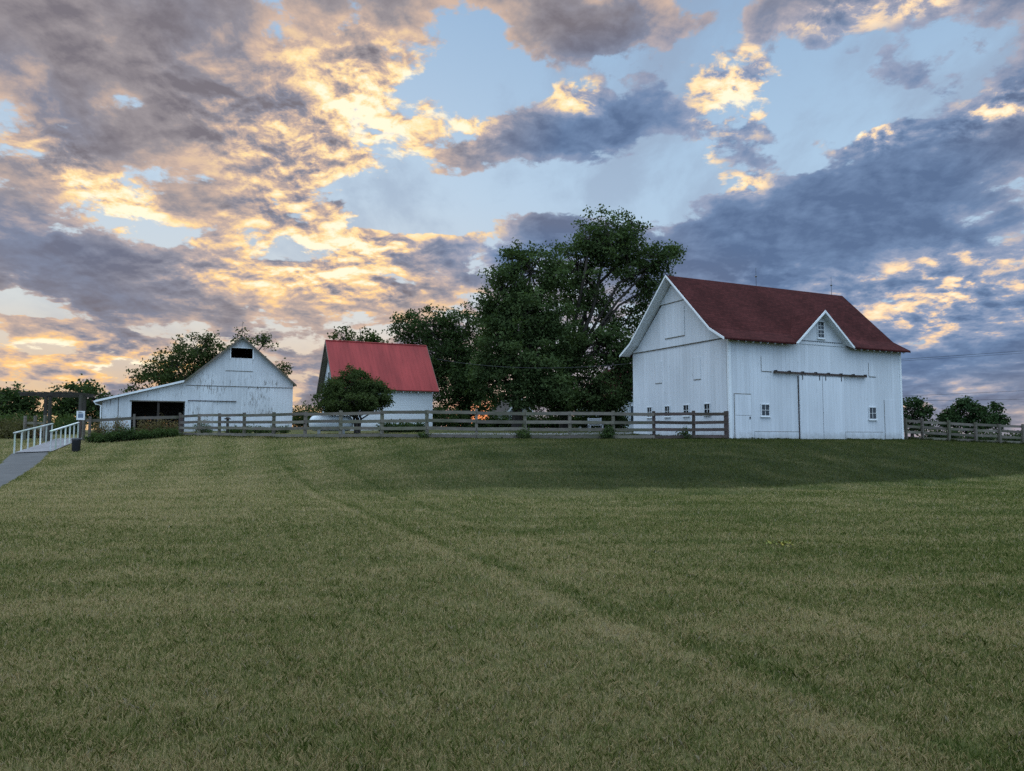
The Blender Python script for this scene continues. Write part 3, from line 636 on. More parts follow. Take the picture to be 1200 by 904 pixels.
def red_roof_barn():
    o = thing('shed', 'small white shed with bright red metal roof behind the bushy little tree', 'shed', (-13.09, 54, 2.22), YAW)
    X0, X1, Y0, Y1, he, hr = .42, 7.8, .32, 5.9, 3.02, 6.9; cy = 3.11; sl = (hr - he) / cy
    w = MB(); w.prism([(Y0, -.6), (Y1, -.6), (Y1, he + .1), (cy, hr - .16), (Y0, he + .1)], X0, X1, 'x'); w.build('wall', M['lap_white'], o)
    r = MB(); r.slab([[(0, 0, he), (8.22, 0, he), (8.22, cy, hr), (0, cy, hr)], [(0, cy, hr), (8.22, cy, hr), (8.22, 2 * cy, he), (0, 2 * cy, he)]], 0, .05); r.build('roof', M['metal_roof'], o)
    r = MB(); r.slab([[(.03, .03, he), (8.19, .03, he), (8.19, cy, hr - .03), (.03, cy, hr - .03)], [(.03, cy, hr - .03), (8.19, cy, hr - .03), (8.19, 2 * cy - .03, he), (.03, 2 * cy - .03, he)]], .055, .05); r.build('roof_deck', M['fence_wood'], o)
    for x in (-.03, 8.225):
        b = MB(); b.prism([(0, he), (cy, hr), (2 * cy, he), (2 * cy - .02, he - .2), (cy, hr - .22), (.02, he - .2)], x, x + .027, 'x'); b.build('rake_board', M['fence_wood'], o)
    for i in range(13):
        b = MB(); x = .6 + i * .59; b.box(x, x + .07, .04, Y0 - .002, he - .2, he - .11); b.build('rafter_tail', M['tail_white'], o)
    b = MB(); b.tube([(.0, cy, hr + .01), (8.22, cy, hr + .01)], .06, 6); b.build('ridge_cap', M['metal_roof'], o)
    window(o, 3.1, 3.8, 3.55, 4.45, X0, 2, 2, 'g')
    window(o, 2.9, 3.6, 1.0, 1.9, X0, 2, 2, 'g')
red_roof_barn()

def gable_house(name, label, cat, loc, W, D, he, hr, wall, roof, wins=(), trim='trim_white'):
    o = thing(name, label, cat, loc, YAW)
    w = MB(); w.prism([(0, -.8), (W, -.8), (W, he), (W / 2, hr), (0, he)], 0, D); w.build('wall', M[wall], o)
    sl = (hr - he) / (W / 2); q = lambda x: hr + .12 - sl * abs(x - W / 2)
    r = MB(); r.slab([[(-.35, -.35, q(-.35)), (W / 2, -.35, q(W / 2)), (W / 2, D + .3, q(W / 2)), (-.35, D + .3, q(-.35))], [(W / 2, -.35, q(W / 2)), (W + .35, -.35, q(-.35)), (W + .35, D + .3, q(-.35)), (W / 2, D + .3, q(W / 2))]], 0, .08); r.build('roof', M[roof], o)
    b = MB(); b.prism([(-.35, q(-.35)), (W / 2, q(W / 2)), (W + .35, q(-.35)), (W + .33, q(-.35) - .2), (W / 2, q(W / 2) - .22), (-.33, q(-.35) - .2)], -.385, -.353); b.build('rake_board', M[trim], o)
    for x0, x1, z0, z1 in wins: window(o, x0, x1, z0, z1, 0, 1, 2)
    return o
ph = at(733, 503, 68)
gable_house('house', 'white farmhouse with dark red roof half hidden behind the large barn', 'house', (ph.x, ph.y, gz(ph.x, ph.y) - .05), 7.5, 9, 2.95, 6.4, 'house_white', 'shingle', [(.55, 1.15, .8, 2.3), (2.2, 2.9, .8, 2.3)])
pg = at(596, 503, 78)
sh = gable_house('shed', 'small grey gabled shed with brown roof under the trees beyond the fence', 'shed', (pg.x, pg.y, gz(pg.x, pg.y) - .05), 2.5, 4.5, 2.3, 3.55, 'grey_siding', 'dark_wood', [], 'sash')
b = MB(); b.box(.75, 1.75, -.03, -.003, 0, 2.0); b.build('door', M['dark_wood'], sh)
# ------------------------------------------------------------------ paths
strip('path', [(-24.95, 37.0), (-22.95, 33.4), (-16.95, 22.2), (-9.8, 8.0)], [(-23.15, 37.2), (-21.3, 33.6), (-15.55, 22.4), (-8.3, 8.0)], M['asphalt'], .02)
strip('ramp', [(-27.1, 44.0), (-26.5, 42.5), (-24.95, 37.15)], [(-25.3, 44.0), (-24.75, 42.5), (-23.15, 37.35)], M['boards'], .05)
strip('yard_path', [(-30, 54), (-27.1, 44.15)], [(-28.2, 54), (-25.3, 44.15)], M['gravel'], .02)
strip('lane', [(-5.2, 46.0), (2, 45.0), (9.0, 47.5)], [(-5.6, 42.4), (2, 41.2), (8.0, 43.0)], M['gravel'], .03)

# ------------------------------------------------------------------ fences
def fence(name, label, pts, posts_h=1.34, rails=(.14, .47, .82, 1.19), m='fence_wood', dark_from=None, board=.145, back=True, thick=()):
    o = thing(name, label, 'fence', (pts[0][0], pts[0][1], gz(*pts[0])))
    b0 = Vector(o.location); P = [Vector((x, y, gz(x, y))) - b0 for x, y in pts]
    for i, p in enumerate(P):
        wd = .17 if i in thick else .125; h = posts_h + random.uniform(-.04, .05)
        tilt = Vector((random.uniform(-.025, .025), random.uniform(-.02, .02), 0))
        mm = M['fence_dark'] if (dark_from is not None and i >= dark_from) or i in thick else M[m]
        d = (P[min(i + 1, len(P) - 1)] - P[max(i - 1, 0)]); d.z = 0
        b = MB(); b.bar(p + Vector((0, 0, -.3)), p + tilt + Vector((0, 0, h)), wd, wd, d); b.build('post', mm, o)
    for i in range(len(P) - 1):
        d = P[i + 1] - P[i]; n = Vector((d.y, -d.x, 0)).normalized() * (-.083 if back else .083)
        if n.y * (1 if back else -1) < 0: n = -n
        mm = M['fence_dark'] if dark_from is not None and i >= dark_from else M[m]
        for h in rails:
            j = [random.uniform(-.025, .025) for _ in range(2)]
            b = MB(); q = d.normalized() * .004
            b.bar(P[i] + n + q + Vector((0, 0, h + j[0])), P[i + 1] + n - q + Vector((0, 0, h + j[1])), .035, board); b.build('rail', mm, o)
    return o
FX = [212.7, 233.7, 257.7, 287, 321, 358, 399.5, 447.5, 500.7, 558.6, 615.3, 668, 718.5, 766, 812.4, 851]
FZ = [44.3, 42.6, 41.2, 39.7, 38.3, 37.0, 35.7, 34.5, 33.5, 33.2, 33.6, 34.1, 34.5, 34.7, 34.8, 34.9]
front_fence = [((px - 600) / F * z, z) for px, z in zip(FX, FZ)]
fence('fence', 'long four-board weathered fence running from the flower bed to the corner of the large barn', front_fence, rails=(.15, .49, .82, 1.2), dark_from=13, back=False, thick=(0, 15))
RX = [1061, 1080, 1111, 1142.5, 1170.6, 1197.5, 1224, 1252]
RZ = [42.0, 43.2, 43.6, 44, 44.4, 44.8, 45.2, 45.6]
fence('fence', 'four-board weathered fence to the right of the large barn before dark evergreens', [((px - 600) / F * z, z) for px, z in zip(RX, RZ)], posts_h=1.25, rails=(.16, .46, .78, 1.1), back=True)
gp = [((98.7 - 600) / F * 42.4, 42.4), ((106 - 600) / F * 42.2, 42.2), ((158 - 600) / F * 43.2, 43.2), ((211.5 - 600) / F * 44.4, 44.4)]
gf = fence('fence', 'low single-rail wooden fence behind the flower bed beside the arbor', gp, posts_h=1.38, rails=(1.14,), board=.17, back=True)
lp = [((30 - 600) / F * 44, 44), ((41.5 - 600) / F * 43.4, 43.4), ((53 - 600) / F * 43.0, 43.0)]
fence('fence', 'short weathered board fence left of the arbor posts among brown shrubs', lp, posts_h=1.5, rails=(.75, 1.05), back=True)

# ------------------------------------------------------------------ ramp handrails
def handrail(a, b, n, label, h=.97):
    o = thing('handrail', label, 'handrail', (a[0], a[1], gz(*a)), 0, 'white handrails on the ramp')
    A = Vector((a[0], a[1], gz(*a) + .05)); B = Vector((b[0], b[1], gz(*b) + .05)); o0 = Vector(o.location)
    for i in range(n):
        f = i / (n - 1); x = A.x + (B.x - A.x) * f; y = A.y + (B.y - A.y) * f; g = gz(x, y) - o0.z
        top = A.z + (B.z - A.z) * f - o0.z + h
        p = MB(); p.bar((x - o0.x, y - o0.y, g - .1), (x - o0.x, y - o0.y, top),   .062, .062, (B - A)); p.build('post', M['rail_white'], o)
    d = (B - A).normalized()
    r = MB(); r.bar(A - o0 - d * .12 + Vector((0, 0, h + .035)), B - o0 + d * .1 + Vector((0, 0, h + .02)), .10, .05); r.build('rail', M['rail_white'], o)
handrail((-24.83, 37.0), (-26.35, 42.4), 7, 'white wooden handrail on the left side of the ramp')
handrail((-23.27, 37.4), (-24.85, 42.4), 7, 'white wooden handrail on the right side of the ramp, nearer the bin')

# ------------------------------------------------------------------ arbor, sign, bin
def arbor():
    c = ((53 - 600) / F * 43.6, 43.6)
    o = thing('arbor', 'dark wooden arbor with flat beam top standing over the ramp', 'arbor', (c[0], c[1], gz(*c)))
    o0 = Vector(o.location); P = []
    for px, y in ((58.3, 42.9), (53.2, 44.5), (94.0, 42.9), (98.6, 44.5)):
        x = (px - 600) / F * y; g = gz(x, y); P.append((x - o0.x, y - o0.y, g - o0.z))
    top = 2.62
    for x, y, z in P:
        b = MB(); b.box(x - .07, x + .07, y - .07, y + .07, z - .3, top); b.build('post', M['pergola_wood'], o)
    for y in (P[0][1] - .09, P[1][1] + .09):
        b = MB(); b.box(P[1][0] - .45, P[3][0] + .45, y - .022, y + .022, top - .04, top + .11); b.build('beam', M['pergola_wood'], o)
    n = 9
    for i in range(n):
        x = P[1][0] - .3 + (P[3][0] - P[1][0] + .6) * i / (n - 1)
        b = MB(); b.box(x - .022, x + .022, P[0][1] - .45, P[1][1] + .45, top + .113, top + .185); b.build('rafter', M['pergola_wood'], o)
arbor()
def sign():
    p = at(93.2, 520, 41.6); g = gz(p.x, p.y)
    o = thing('sign', 'white notice sign with a grey panel on a dark post beside the ramp', 'sign', (p.x, p.y, g), R(31))
    b = MB(); b.box(-.05, .05, -.04, .04, -.2, 1.72); b.build('post', M['fence_dark'], o)
    b = MB(); b.box(-.20, .20, -.066, -.042, 1.24, 1.74); bd = b.build('board', M['trim_white'], o)
    b = MB(); b.box(-.13, .13, -.071, -.067, 1.36, 1.60); b.build('panel', plain('sign_blue', (.16, .20, .26, 1), .6, .3, 9.0), bd)
    b = MB()
    for k in range(3): b.box(-.12, .12 - .05 * k, -.075, -.072, 1.63 + .03 * k, 1.642 + .03 * k)
    b.build('lettering', M['black_metal'], bd)
sign()
def bin_():
    p = at(88.6, 538.5, 37.2); g = gz(p.x, p.y)
    o = thing('litter_bin', 'small dark litter bin on the grass at the foot of the right handrail', 'bin', (p.x, p.y, g), R(25))
    b = MB(); n = 12; prof = [(.17, -.03), (.19, .0), (.205, .55), (.215, .58)]
    b.tube([(0, 0, z) for r, z in prof], [r for r, z in prof], n); b.build('body', M['black_metal'], o, True)
    b = MB(); b.tube([(0, 0, .585), (0, 0, .61), (0, 0, .66), (0, 0, .675)], [.225, .228, .19, .05], n); b.build('lid', M['black_metal'], o, True)
bin_()

M['pale_paint'] = plain('pale_paint', (.36, .36, .37, 1), .7, .15, 3.0)
# ------------------------------------------------------------------ yard odds and ends
def tank():
    p = at(388, 508, 47); g = gz(p.x, p.y)
    o = thing('tank', 'white rounded tank lying in the yard behind the fence, beside the bushy little tree', 'tank', (p.x, p.y, g), R(14))
    r = .5; L = 1.0; pts = []; rad = []
    for k in range(7): a = math.pi / 2 * k / 6; pts.append((-L - .38 * math.cos(a) + .0, 0, .68)); rad.append(max(.02, r * math.sin(a)))
    for k in range(6, -1, -1): a = math.pi / 2 * k / 6; pts.append((L + .38 * math.cos(a), 0, .68)); rad.append(max(.02, r * math.sin(a)))
    b = MB(); b.tube(pts, rad, 20); b.build('shell', M['tank_white'], o, True)
    b = MB(); b.tube([(-.1, 0, 1.14), (-.1, 0, 1.30), (-.1, 0, 1.36)], [.2, .2, .1], 14); b.build('dome', M['tank_white'], o, True)
    for x in (-.75, .75):
        b = MB(); b.box(x - .09, x + .09, -.36, .36, -.1, .34); b.build('saddle', M['concrete'], o)
tank()
def yard_post():
    p = at(266.5, 503, 50); g = gz(p.x, p.y)
    o = thing('garden_post', 'dark post with a flat cap standing before the weathered barn', 'post', (p.x, p.y, g))
    b = MB(); b.box(-.07, .07, -.07, .07, -.2, 1.0); b.build('post', M['dark_wood'], o)
    b = MB(); b.box(-.17, .17, -.17, .17, 1.002, 1.05); b.prism([(-.16, 1.052), (.16, 1.052), (0, 1.16)], -.16, .16); b.build('cap', M['dark_wood'], o)
yard_post()
def bench():
    p = at(698, 506, 50); g = gz(p.x, p.y)
    o = thing('bench', 'small pale garden bench on the yard grass beyond the fence, left of the large barn', 'bench', (p.x, p.y, g), R(12))
    b = MB(); b.box(-.5, .5, -.2, .22, .40, .45); b.build('seat', M['pale_paint'], o)
    b = MB()
    for k in range(3): b.box(-.5, .5, .2 + .03 * k, .225 + .03 * k, .54 + .13 * k, .63 + .13 * k)
    b.build('backrest', M['pale_paint'], o)
    for x in (-.44, .44):
        for y in (-.16, .19):
            b = MB(); b.box(x - .035, x + .035, y - .03, y + .03, -.05, .4 if y < 0 else .92)
            b.build('leg', M['pale_paint'], o)
bench()
def wire(name, label, pts, sag, r=.014, group=None):
    b = MB(); P = []
    for (a, c) in zip(pts[:-1], pts[1:]):
        a, c = Vector(a), Vector(c)
        for i in range(13): f = i / 12; p = a.lerp(c, f); p.z -= sag * 4 * f * (1 - f); P.append(p)
    b.tube(P, r, 5); o = b.build(name, M['black_metal']); return tag(o, label, 'wire', group)
# utility lines on the right come from behind the barn and run on past the frame; one wire spans the two barns
GW = 'overhead wires right of the large barn'
wire('power_line', 'uppermost thin overhead wire right of the large barn roof', [at(1020, 423.5, 62), at(1420, 393, 70)], .12, .016, GW)
wire('power_line', 'second overhead wire, just under the uppermost one', [at(1020, 425.2, 62.6), at(1420, 396, 70.6)], .14, .012, GW)
wire('power_line', 'overhead wire crossing the sky well above the evergreens', [at(1030, 465.5, 62), at(1420, 446, 70)], .08, .013, GW)
wire('power_line', 'lowest overhead wire, just above the evergreen tops', [at(1030, 470.3, 62), at(1420, 463.5, 70)], .05, .013, GW)
wire('power_line', 'sagging wire strung from the red roofed shed to the large barn in front of trees', [at(512, 421, 55), at(741, 426, 42.5)], .45, .012)
# ------------------------------------------------------------------ trees and plants
def unit(n):
    v = rng.normal(size=(n, 3)); return v / np.linalg.norm(v, axis=1, keepdims=True)
def leaf_mesh(name, cen, size, m, parent, up=.5, aspect=.6, tint=None, droop=0.0, out=None):
    """one small folded-flat leaf spray per centre"""
    n = len(cen); nrm = unit(n) + np.array([0, 0, up])
    if out is not None: nrm = nrm + out * .5
    nrm /= np.linalg.norm(nrm, axis=1, keepdims=True)
    a = np.cross(nrm, unit(n)); a /= np.linalg.norm(a, axis=1, keepdims=True) + 1e-9
    a[:, 2] -= droop; b = np.cross(nrm, a); b /= np.linalg.norm(b, axis=1, keepdims=True) + 1e-9
    s = (size * rng.uniform(.6, 1.35, n))[:, None]
    v = np.stack([cen - a * s, cen + b * s * aspect - a * s * .1, cen + a * s, cen - b * s * aspect - a * s * .1], 1).reshape(-1, 3)
    ti = rng.uniform(0, 1, n) if tint is None else tint
    return np_mesh(name, v, np.arange(4 * n), 4, m, parent, {'tint': ti})
def lump(d, seed):
    """an uneven radius factor over directions, so that no crown is a ball"""
    r = np.random.default_rng(seed); k = np.zeros(len(d))
    for f, a in ((2.0, .16), (4.0, .13), (8.0, .09)):
        w = r.normal(size=(3, 3)); k += a * np.sin(f * (d @ w[0]) + r.uniform(0, 6)) * np.cos(f * (d @ w[1]) + r.uniform(0, 6))
    return 1 + k
def tree(name, label, base, lobes, m='leaf_maple', trunk=.3, fork=.3, size=.16, per=34, spread=.5, dens=1.0, cat='tree', group=None, up=.5, twigs=1.0, shell=.45, trunks=1, limb=.35, hole=0.0, droop=0.0, lean=0):
    """lobes: (x, y, z, rx, ry, rz, density) in world metres. One thing: bark (trunk, limbs, twigs) and foliage"""
    g = gz(base[0], base[1]); o = thing(name, label, cat, (base[0], base[1], g), 0, group); o0 = np.array([base[0], base[1], g])
    seed = rng.integers(1e6); bark = MB(); allc = []; tints = []; outs = []
    tops = np.array([l[:3] for l in lobes]) - o0; H = max(l[2] + l[5] for l in lobes) - g
    fz = H * fork
    roots = [np.array([0, 0, 0.])] if trunks == 1 else [np.array([math.cos(k * 6.28 / trunks) * trunk * 1.2, math.sin(k * 6.28 / trunks) * trunk * 1.2, 0]) for k in range(trunks)]
    for q in roots:
        bark.tube([tuple(q + (0, 0, -.3)), tuple(q + (0, 0, .15)), tuple(q * 1.4 + (lean * .3, 0, fz * .55)), tuple(q * 2.2 + (lean, 0, fz))], [trunk * 1.5, trunk * 1.15, trunk * .9, trunk * .72], 9)
    for li, l in enumerate(lobes):
        c = np.array(l[:3]) - o0; r3 = np.array(l[3:6]); dn = l[6]
        q = roots[li % len(roots)]
        st = q * 2.2 + np.array([lean, 0, fz]) * (1 if c[2] > fz * .8 else max(.35, c[2] / H))
        mid = st * .5 + c * .5 + rng.normal(size=3) * .12 * np.linalg.norm(c - st); mid[2] += .06 * np.linalg.norm(c - st)
        r0 = trunk * limb * (1.4 if li < 3 else 1.0)
        bark.tube([tuple(st - (0, 0, .1)), tuple(mid), tuple(c), tuple(c + np.array([0, 0, r3[2] * .5]) + rng.normal(size=3) * .2 * r3)], [r0, r0 * .75, r0 * .5, r0 * .2], 6)
        vol = r3[0] * r3[1] * r3[2]; nc = int(max(8, dn * dens * (vol ** (2 / 3)) * 11 / (spread / .5) ** 1.6))
        d = unit(nc); rad = (shell + (1 - shell) * rng.uniform(0, 1, nc) ** .55) * lump(d, int(seed) + li)
        cc = c + d * r3 * rad[:, None]
        if hole > 0:   # open windows through the crown
            w = np.sin(cc @ np.array([1.1, .3, .7]) * 1.3 + li) + np.sin(cc @ np.array([-.5, .9, 1.2]) * 1.7); keep = w > -2 + hole * 2; cc = cc[keep]; d = d[keep]
        for k in range(len(cc)):
            if rng.uniform() < twigs * .5:
                f = rng.uniform(0, .5); s0 = c + np.array([0, 0, r3[2] * .4 * f]); mm = (s0 + cc[k]) / 2 + rng.normal(size=3) * .12 * r3
                bark.tube([tuple(s0), tuple(mm), tuple(cc[k])], [r0 * .3, r0 * .19, .012], 4, False)
        np_ = per; cl = np.repeat(cc, np_, 0); tint0 = np.repeat(rng.uniform(0, 1, len(cc)) ** 1.4, np_)
        g3 = rng.normal(size=(len(cl), 3)) * spread * .55 * np.array([1.1, 1.1, .75])
        allc.append(cl + g3); tints.append(np.clip(tint0 * .65 + rng.uniform(0, .38, len(cl)), 0, 1)); outs.append(np.repeat(d, np_, 0))
    bark.build('trunk', M['bark'], o, True)
    P = np.concatenate(allc); ok = P[:, 2] > .12; 
    leaf_mesh('crown', P[ok], size, M[m], o, up, .6, np.concatenate(tints)[ok], droop, np.concatenate(outs)[ok])
    return o
def lob(px, py, d, rx, ry, dens=1.0, depth=None):
    """a crown lobe seen at (px, py), rx by ry pixels wide, at distance d"""
    p = at(px, py, d); a, b = rx / F * d, ry / F * d; return (p.x, p.y, p.z, a, depth if depth else (a + b) / 2, b, dens)
def base_at(px, d): return ((px - 600) / F * d, d)

GB = 'trees standing beyond the fence'
# the tall maple: see-through upper right, dense below
tree('maple_tree', 'tallest maple, its airy wind-blown crown reaching to the large barn', base_at(662, 60),
     [lob(712, 278, 60, 40, 34, 1.0), lob(678, 318, 60, 36, 40, .8), lob(735, 300, 61, 34, 36, .9), lob(690, 285, 59, 24, 28, .8), lob(772, 304, 60, 24, 22, .9), lob(756, 340, 61, 26, 30, .8),
      lob(700, 350, 61, 34, 30, .5), lob(735, 378, 62, 34, 26, .8), lob(665, 365, 60, 26, 34, .7), lob(700, 412, 59, 44, 34, 1.2), lob(650, 420, 58, 34, 44, 1.2), lob(735, 430, 60, 34, 36, 1.1), lob(690, 455, 58, 40, 24, 1.1), lob(640, 462, 58, 34, 22, 1.0), lob(716, 466, 60, 26, 20, 1.1), lob(680, 474, 58, 34, 15, 1.1), lob(655, 478, 58, 20, 12, 1.0), lob(792, 296, 60, 10, 10, .8), lob(740, 264, 60, 16, 14, .9)],
     'leaf_maple', .42, .24, .125, 60, .55, 1.3, group=GB, hole=.22, shell=.3, twigs=1.3)
tree('maple_tree', 'broad dense maple directly left of the tallest one, rounded crown down to the fence', base_at(606, 55),
     [lob(622, 322, 55, 36, 34, 1.1), lob(590, 345, 55, 28, 36, 1.0), lob(648, 318, 56, 24, 28, .9), lob(612, 370, 54, 42, 38, 1.3), lob(642, 385, 55, 34, 40, 1.2), lob(585, 400, 54, 26, 38, 1.2), lob(618, 425, 53, 44, 34, 1.4), lob(590, 445, 54, 30, 26, 1.1), lob(640, 455, 53, 34, 24, 1.2), lob(612, 466, 53, 26, 14, 1.0), lob(572, 440, 54, 18, 30, 1.0), lob(572, 365, 55, 12, 22, .8), lob(600, 305, 55, 14, 16, .8)],
     'leaf_maple', .40, .22, .115, 60, .5, 1.35, group=GB, hole=.06)
tree('shade_tree', 'dark green tree just right of the red roofed shed, sunset sky showing through', base_at(548, 70),
     [lob(500, 383, 70, 36, 24, 1.0), lob(530, 385, 71, 28, 26, .8), lob(515, 415, 70, 40, 30, 1.2), lob(548, 420, 71, 26, 36, 1.2), lob(478, 388, 70, 18, 18, .9), lob(530, 450, 69, 36, 24, 1.2), lob(560, 448, 69, 26, 26, 1.1), lob(505, 440, 70, 24, 26, 1.1), lob(530, 466, 69, 26, 14, 1.1), lob(557, 460, 69, 20, 14, 1.1), lob(570, 474, 68, 14, 10, .8), lob(550, 480, 69, 14, 8, .6), lob(520, 484, 69, 20, 10, .9), lob(548, 375, 71, 14, 16, .6), lob(570, 395, 71, 14, 26, .8)],
     'leaf_dark', .34, .28, .135, 54, .6, 1.2, group=GB, hole=.18)
tree('distant_tree', 'tree tops peeking over the ridge of the red roofed shed', base_at(418, 84),
     [lob(402, 398, 84, 14, 15, 1.0), lob(423, 396, 84, 14, 13, 1.0), lob(440, 402, 84, 10, 10, .9), lob(415, 425, 84, 28, 24, 1.0), lob(425, 455, 84, 24, 20, .8)],
     'leaf_olive', .3, .3, .2, 30, .7, 1.0, group=GB, hole=.15)
tree('shade_tree', 'spreading ragged tree rising behind the weathered barn', base_at(238, 84),
     [lob(205, 428, 84, 34, 20, .9), lob(232, 412, 84, 30, 18, .8), lob(180, 440, 84, 24, 14, .8), lob(255, 420, 85, 28, 22, .8), lob(285, 405, 85, 18, 16, .7), lob(296, 436, 85, 20, 20, .8), lob(322, 452, 85, 12, 10, .7), lob(222, 445, 84, 44, 20, 1.0), lob(265, 450, 84, 40, 22, 1.0), lob(163, 455, 84, 14, 9, .8), lob(312, 400, 85, 9, 8, .6), lob(240, 398, 84, 14, 8, .6), lob(333, 434, 85, 6, 6, .6)],
     'leaf_olive', .36, .3, .145, 48, .65, 1.25, group=GB, hole=.2, twigs=1.5)
tree('distant_tree', 'wide dark tree behind the arbor, left of the weathered barn', base_at(92, 86),
     [lob(92, 462, 86, 26, 15, 1.1), lob(76, 474, 86, 20, 14, 1.0), lob(110, 468, 86, 16, 14, 1.0), lob(92, 485, 86, 34, 14, 1.1), lob(118, 478, 86, 10, 8, .8), lob(120, 492, 86, 16, 10, 1.0)],
     'leaf_dark', .3, .3, .2, 34, .65, 1.2, group=GB, hole=.1)
tree('distant_tree', 'round dark tree at the left edge of the view', base_at(20, 92),
     [lob(18, 468, 92, 24, 15, 1.1), lob(34, 474, 92, 14, 13, 1.0), lob(2, 474, 92, 16, 14, 1.0), lob(20, 485, 92, 30, 12, 1.1), lob(-20, 480, 92, 22, 16, 1.0)],
     'leaf_dark', .3, .3, .21, 34, .65, 1.2, group=GB, hole=.1)
tree('small_tree', 'bushy little dome-crowned tree with several stems in front of the red roofed shed', base_at(419, 47),
     [lob(415, 452, 47, 32, 19, 1.2), lob(398, 464, 47, 24, 18, 1.2), lob(434, 464, 47, 24, 18, 1.2), lob(414, 470, 46, 40, 13, 1.2), lob(448, 472, 47, 12, 8, .9), lob(384, 474, 47, 10, 9, .9), lob(412, 438, 47, 16, 8, .9), lob(405, 480, 47, 26, 6, .8)],
     'leaf_olive', .09, .24, .068, 70, .26, 1.6, group=GB, trunks=4, limb=.55)
GR = 'evergreens behind the right-hand fence'
tree('evergreen_tree', 'dark evergreen close against the right end of the large barn', base_at(1068, 58),
     [lob(1064, 480, 58, 20, 13, 1.2), lob(1080, 486, 58, 9, 9, .9), lob(1068, 496, 58, 22, 12, 1.2), lob(1074, 474, 58, 6, 6, .7), lob(1086, 480, 58, 4, 4, .7)],
     'leaf_cedar', .14, .2, .11, 34, .32, 1.1, group=GR, hole=.1)
tree('evergreen_tree', 'wide ragged evergreen with drooping side shoots behind the right-hand fence', base_at(1132, 62),
     [lob(1130, 484, 62, 18, 14, 1.1), lob(1118, 490, 62, 15, 10, 1.0), lob(1146, 489, 62, 15, 10, 1.0), lob(1132, 498, 62, 30, 9, 1.2), lob(1106, 494, 62, 7, 5, .7), lob(1158, 492, 62, 6, 6, .7), lob(1124, 474, 62, 7, 5, .7), lob(1139, 475, 62, 6, 5, .7), lob(1131, 472, 62, 6, 5, .8), lob(1152, 481, 62, 5, 4, .7), lob(1110, 487, 62, 5, 4, .6)],
     'leaf_cedar', .15, .2, .12, 34, .34, 1.1, group=GR, hole=.08)
tree('evergreen_tree', 'small narrow evergreen, furthest right above the fence', base_at(1168, 66),
     [lob(1167, 484, 66, 6, 8, 1.1), lob(1168, 494, 66, 11, 9, 1.2), lob(1178, 495, 66, 8, 6, 1.0), lob(1166, 477, 66, 3, 5, .8)],
     'leaf_cedar', .12, .2, .12, 34, .32, 1.1, group=GR)

def shrub(name, label, px, d, w, h, m='leaf_shrub', group=None, size=.06, n=900, flat=.5, cat='shrub', sink=.0):
    """a low plant: stems and a ragged mound of leaves"""
    x, y = base_at(px, d); g = gz(x, y); o = thing(name, label, cat, (x, y, g), random.uniform(0, 6), group)
    b = MB(); cl = []; tt = []
    ns = max(7, int(n / 45))
    for k in range(ns):
        a = random.uniform(0, 6.28); r = math.sqrt(random.random()) * w / 2; zz = h * random.uniform(.45, 1.0) * (1 - .55 * (r / (w / 2)) ** 2)
        tip = np.array([math.cos(a) * r, math.sin(a) * r * .8, zz])
        b.tube([(tip[0] * .3, tip[1] * .3, -.05), (tip[0] * .75, tip[1] * .75, zz * .55), tuple(tip)], [.014, .010, .004], 4, False)
        q = int(n / ns); f = rng.uniform(.15, 1, q) ** .7
        cl.append(tip * np.stack([.35 + .65 * f, .35 + .65 * f, f], -1) + rng.normal(size=(q, 3)) * np.array([.09, .09, .07]) * (w + h) * .55); tt.append(np.clip(rng.uniform(0, 1) * .5 + rng.uniform(0, .5, q), 0, 1))
    b.build('stem', M['bark'], o); P = np.concatenate(cl); P[:, 2] = np.abs(P[:, 2]) + .02
    leaf_mesh('foliage', P, size, M[m], o, flat, .55, np.concatenate(tt))
    return o
# flower bed in front of the lean-to: dark mounds and lilies
GF = 'plants of the flower bed under the single-rail fence'
bed = [(112, 41.2, 1.0, .55, 'leaf_shrub'), (122, 41.0, 1.1, .5, 'leaf_shrub'), (133, 41.2, 1.2, .7, 'leaf_shrub'), (145, 41.4, 1.4, .85, 'leaf_dark'), (156, 41.8, 1.1, .7, 'leaf_dark'), (168, 42.0, 1.3, .6, 'leaf_shrub'), (181, 42.4, 1.2, .62, 'leaf_shrub'), (193, 42.8, 1.1, .55, 'leaf_shrub'), (204, 43.2, 1.1, .5, 'leaf_shrub')]
side_w = ['nearest the sign', 'second from the sign', 'third from the sign', 'largest, dark, mid-bed', 'beside the middle rail post', 'just right of the middle rail post', 'under the wide dark doorway', 'second from the board fence', 'touching the board fence end post']
for (px, d, w_, h_, m_), s_ in zip(bed, side_w):
    shrub('bed_shrub', 'low leafy plant in the flower bed, ' + s_, px, d, w_, h_, m_, GF, .055, 1100)
lil = [(118, 43.2, 1.2, 1.35), (140, 43.6, 1.0, 1.3), (172, 44.2, 1.3, 1.35), (190, 44.6, 1.3, 1.4), (204, 45.0, 1.0, 1.1)]
for (px, d, w_, h_), s_ in zip(lil, ['leftmost, by the round-topped post', 'behind the dark mound', 'left half of the doorway', 'right half of the doorway', 'behind the fence end post']):
    shrub('lily_clump', 'tall clump of orange lilies behind the flower bed, ' + s_, px, d, w_, h_, 'leaf_lily', 'lily clumps behind the flower bed', .05, 800, .2, 'flower')
shrub('flower_shrub', 'shrub with pale pink blossom in front of the weathered barn', 238, 46, 1.4, 1.25, 'leaf_pink', None, .05, 1000)
GH = 'low green plants along the foot of the weathered barn'
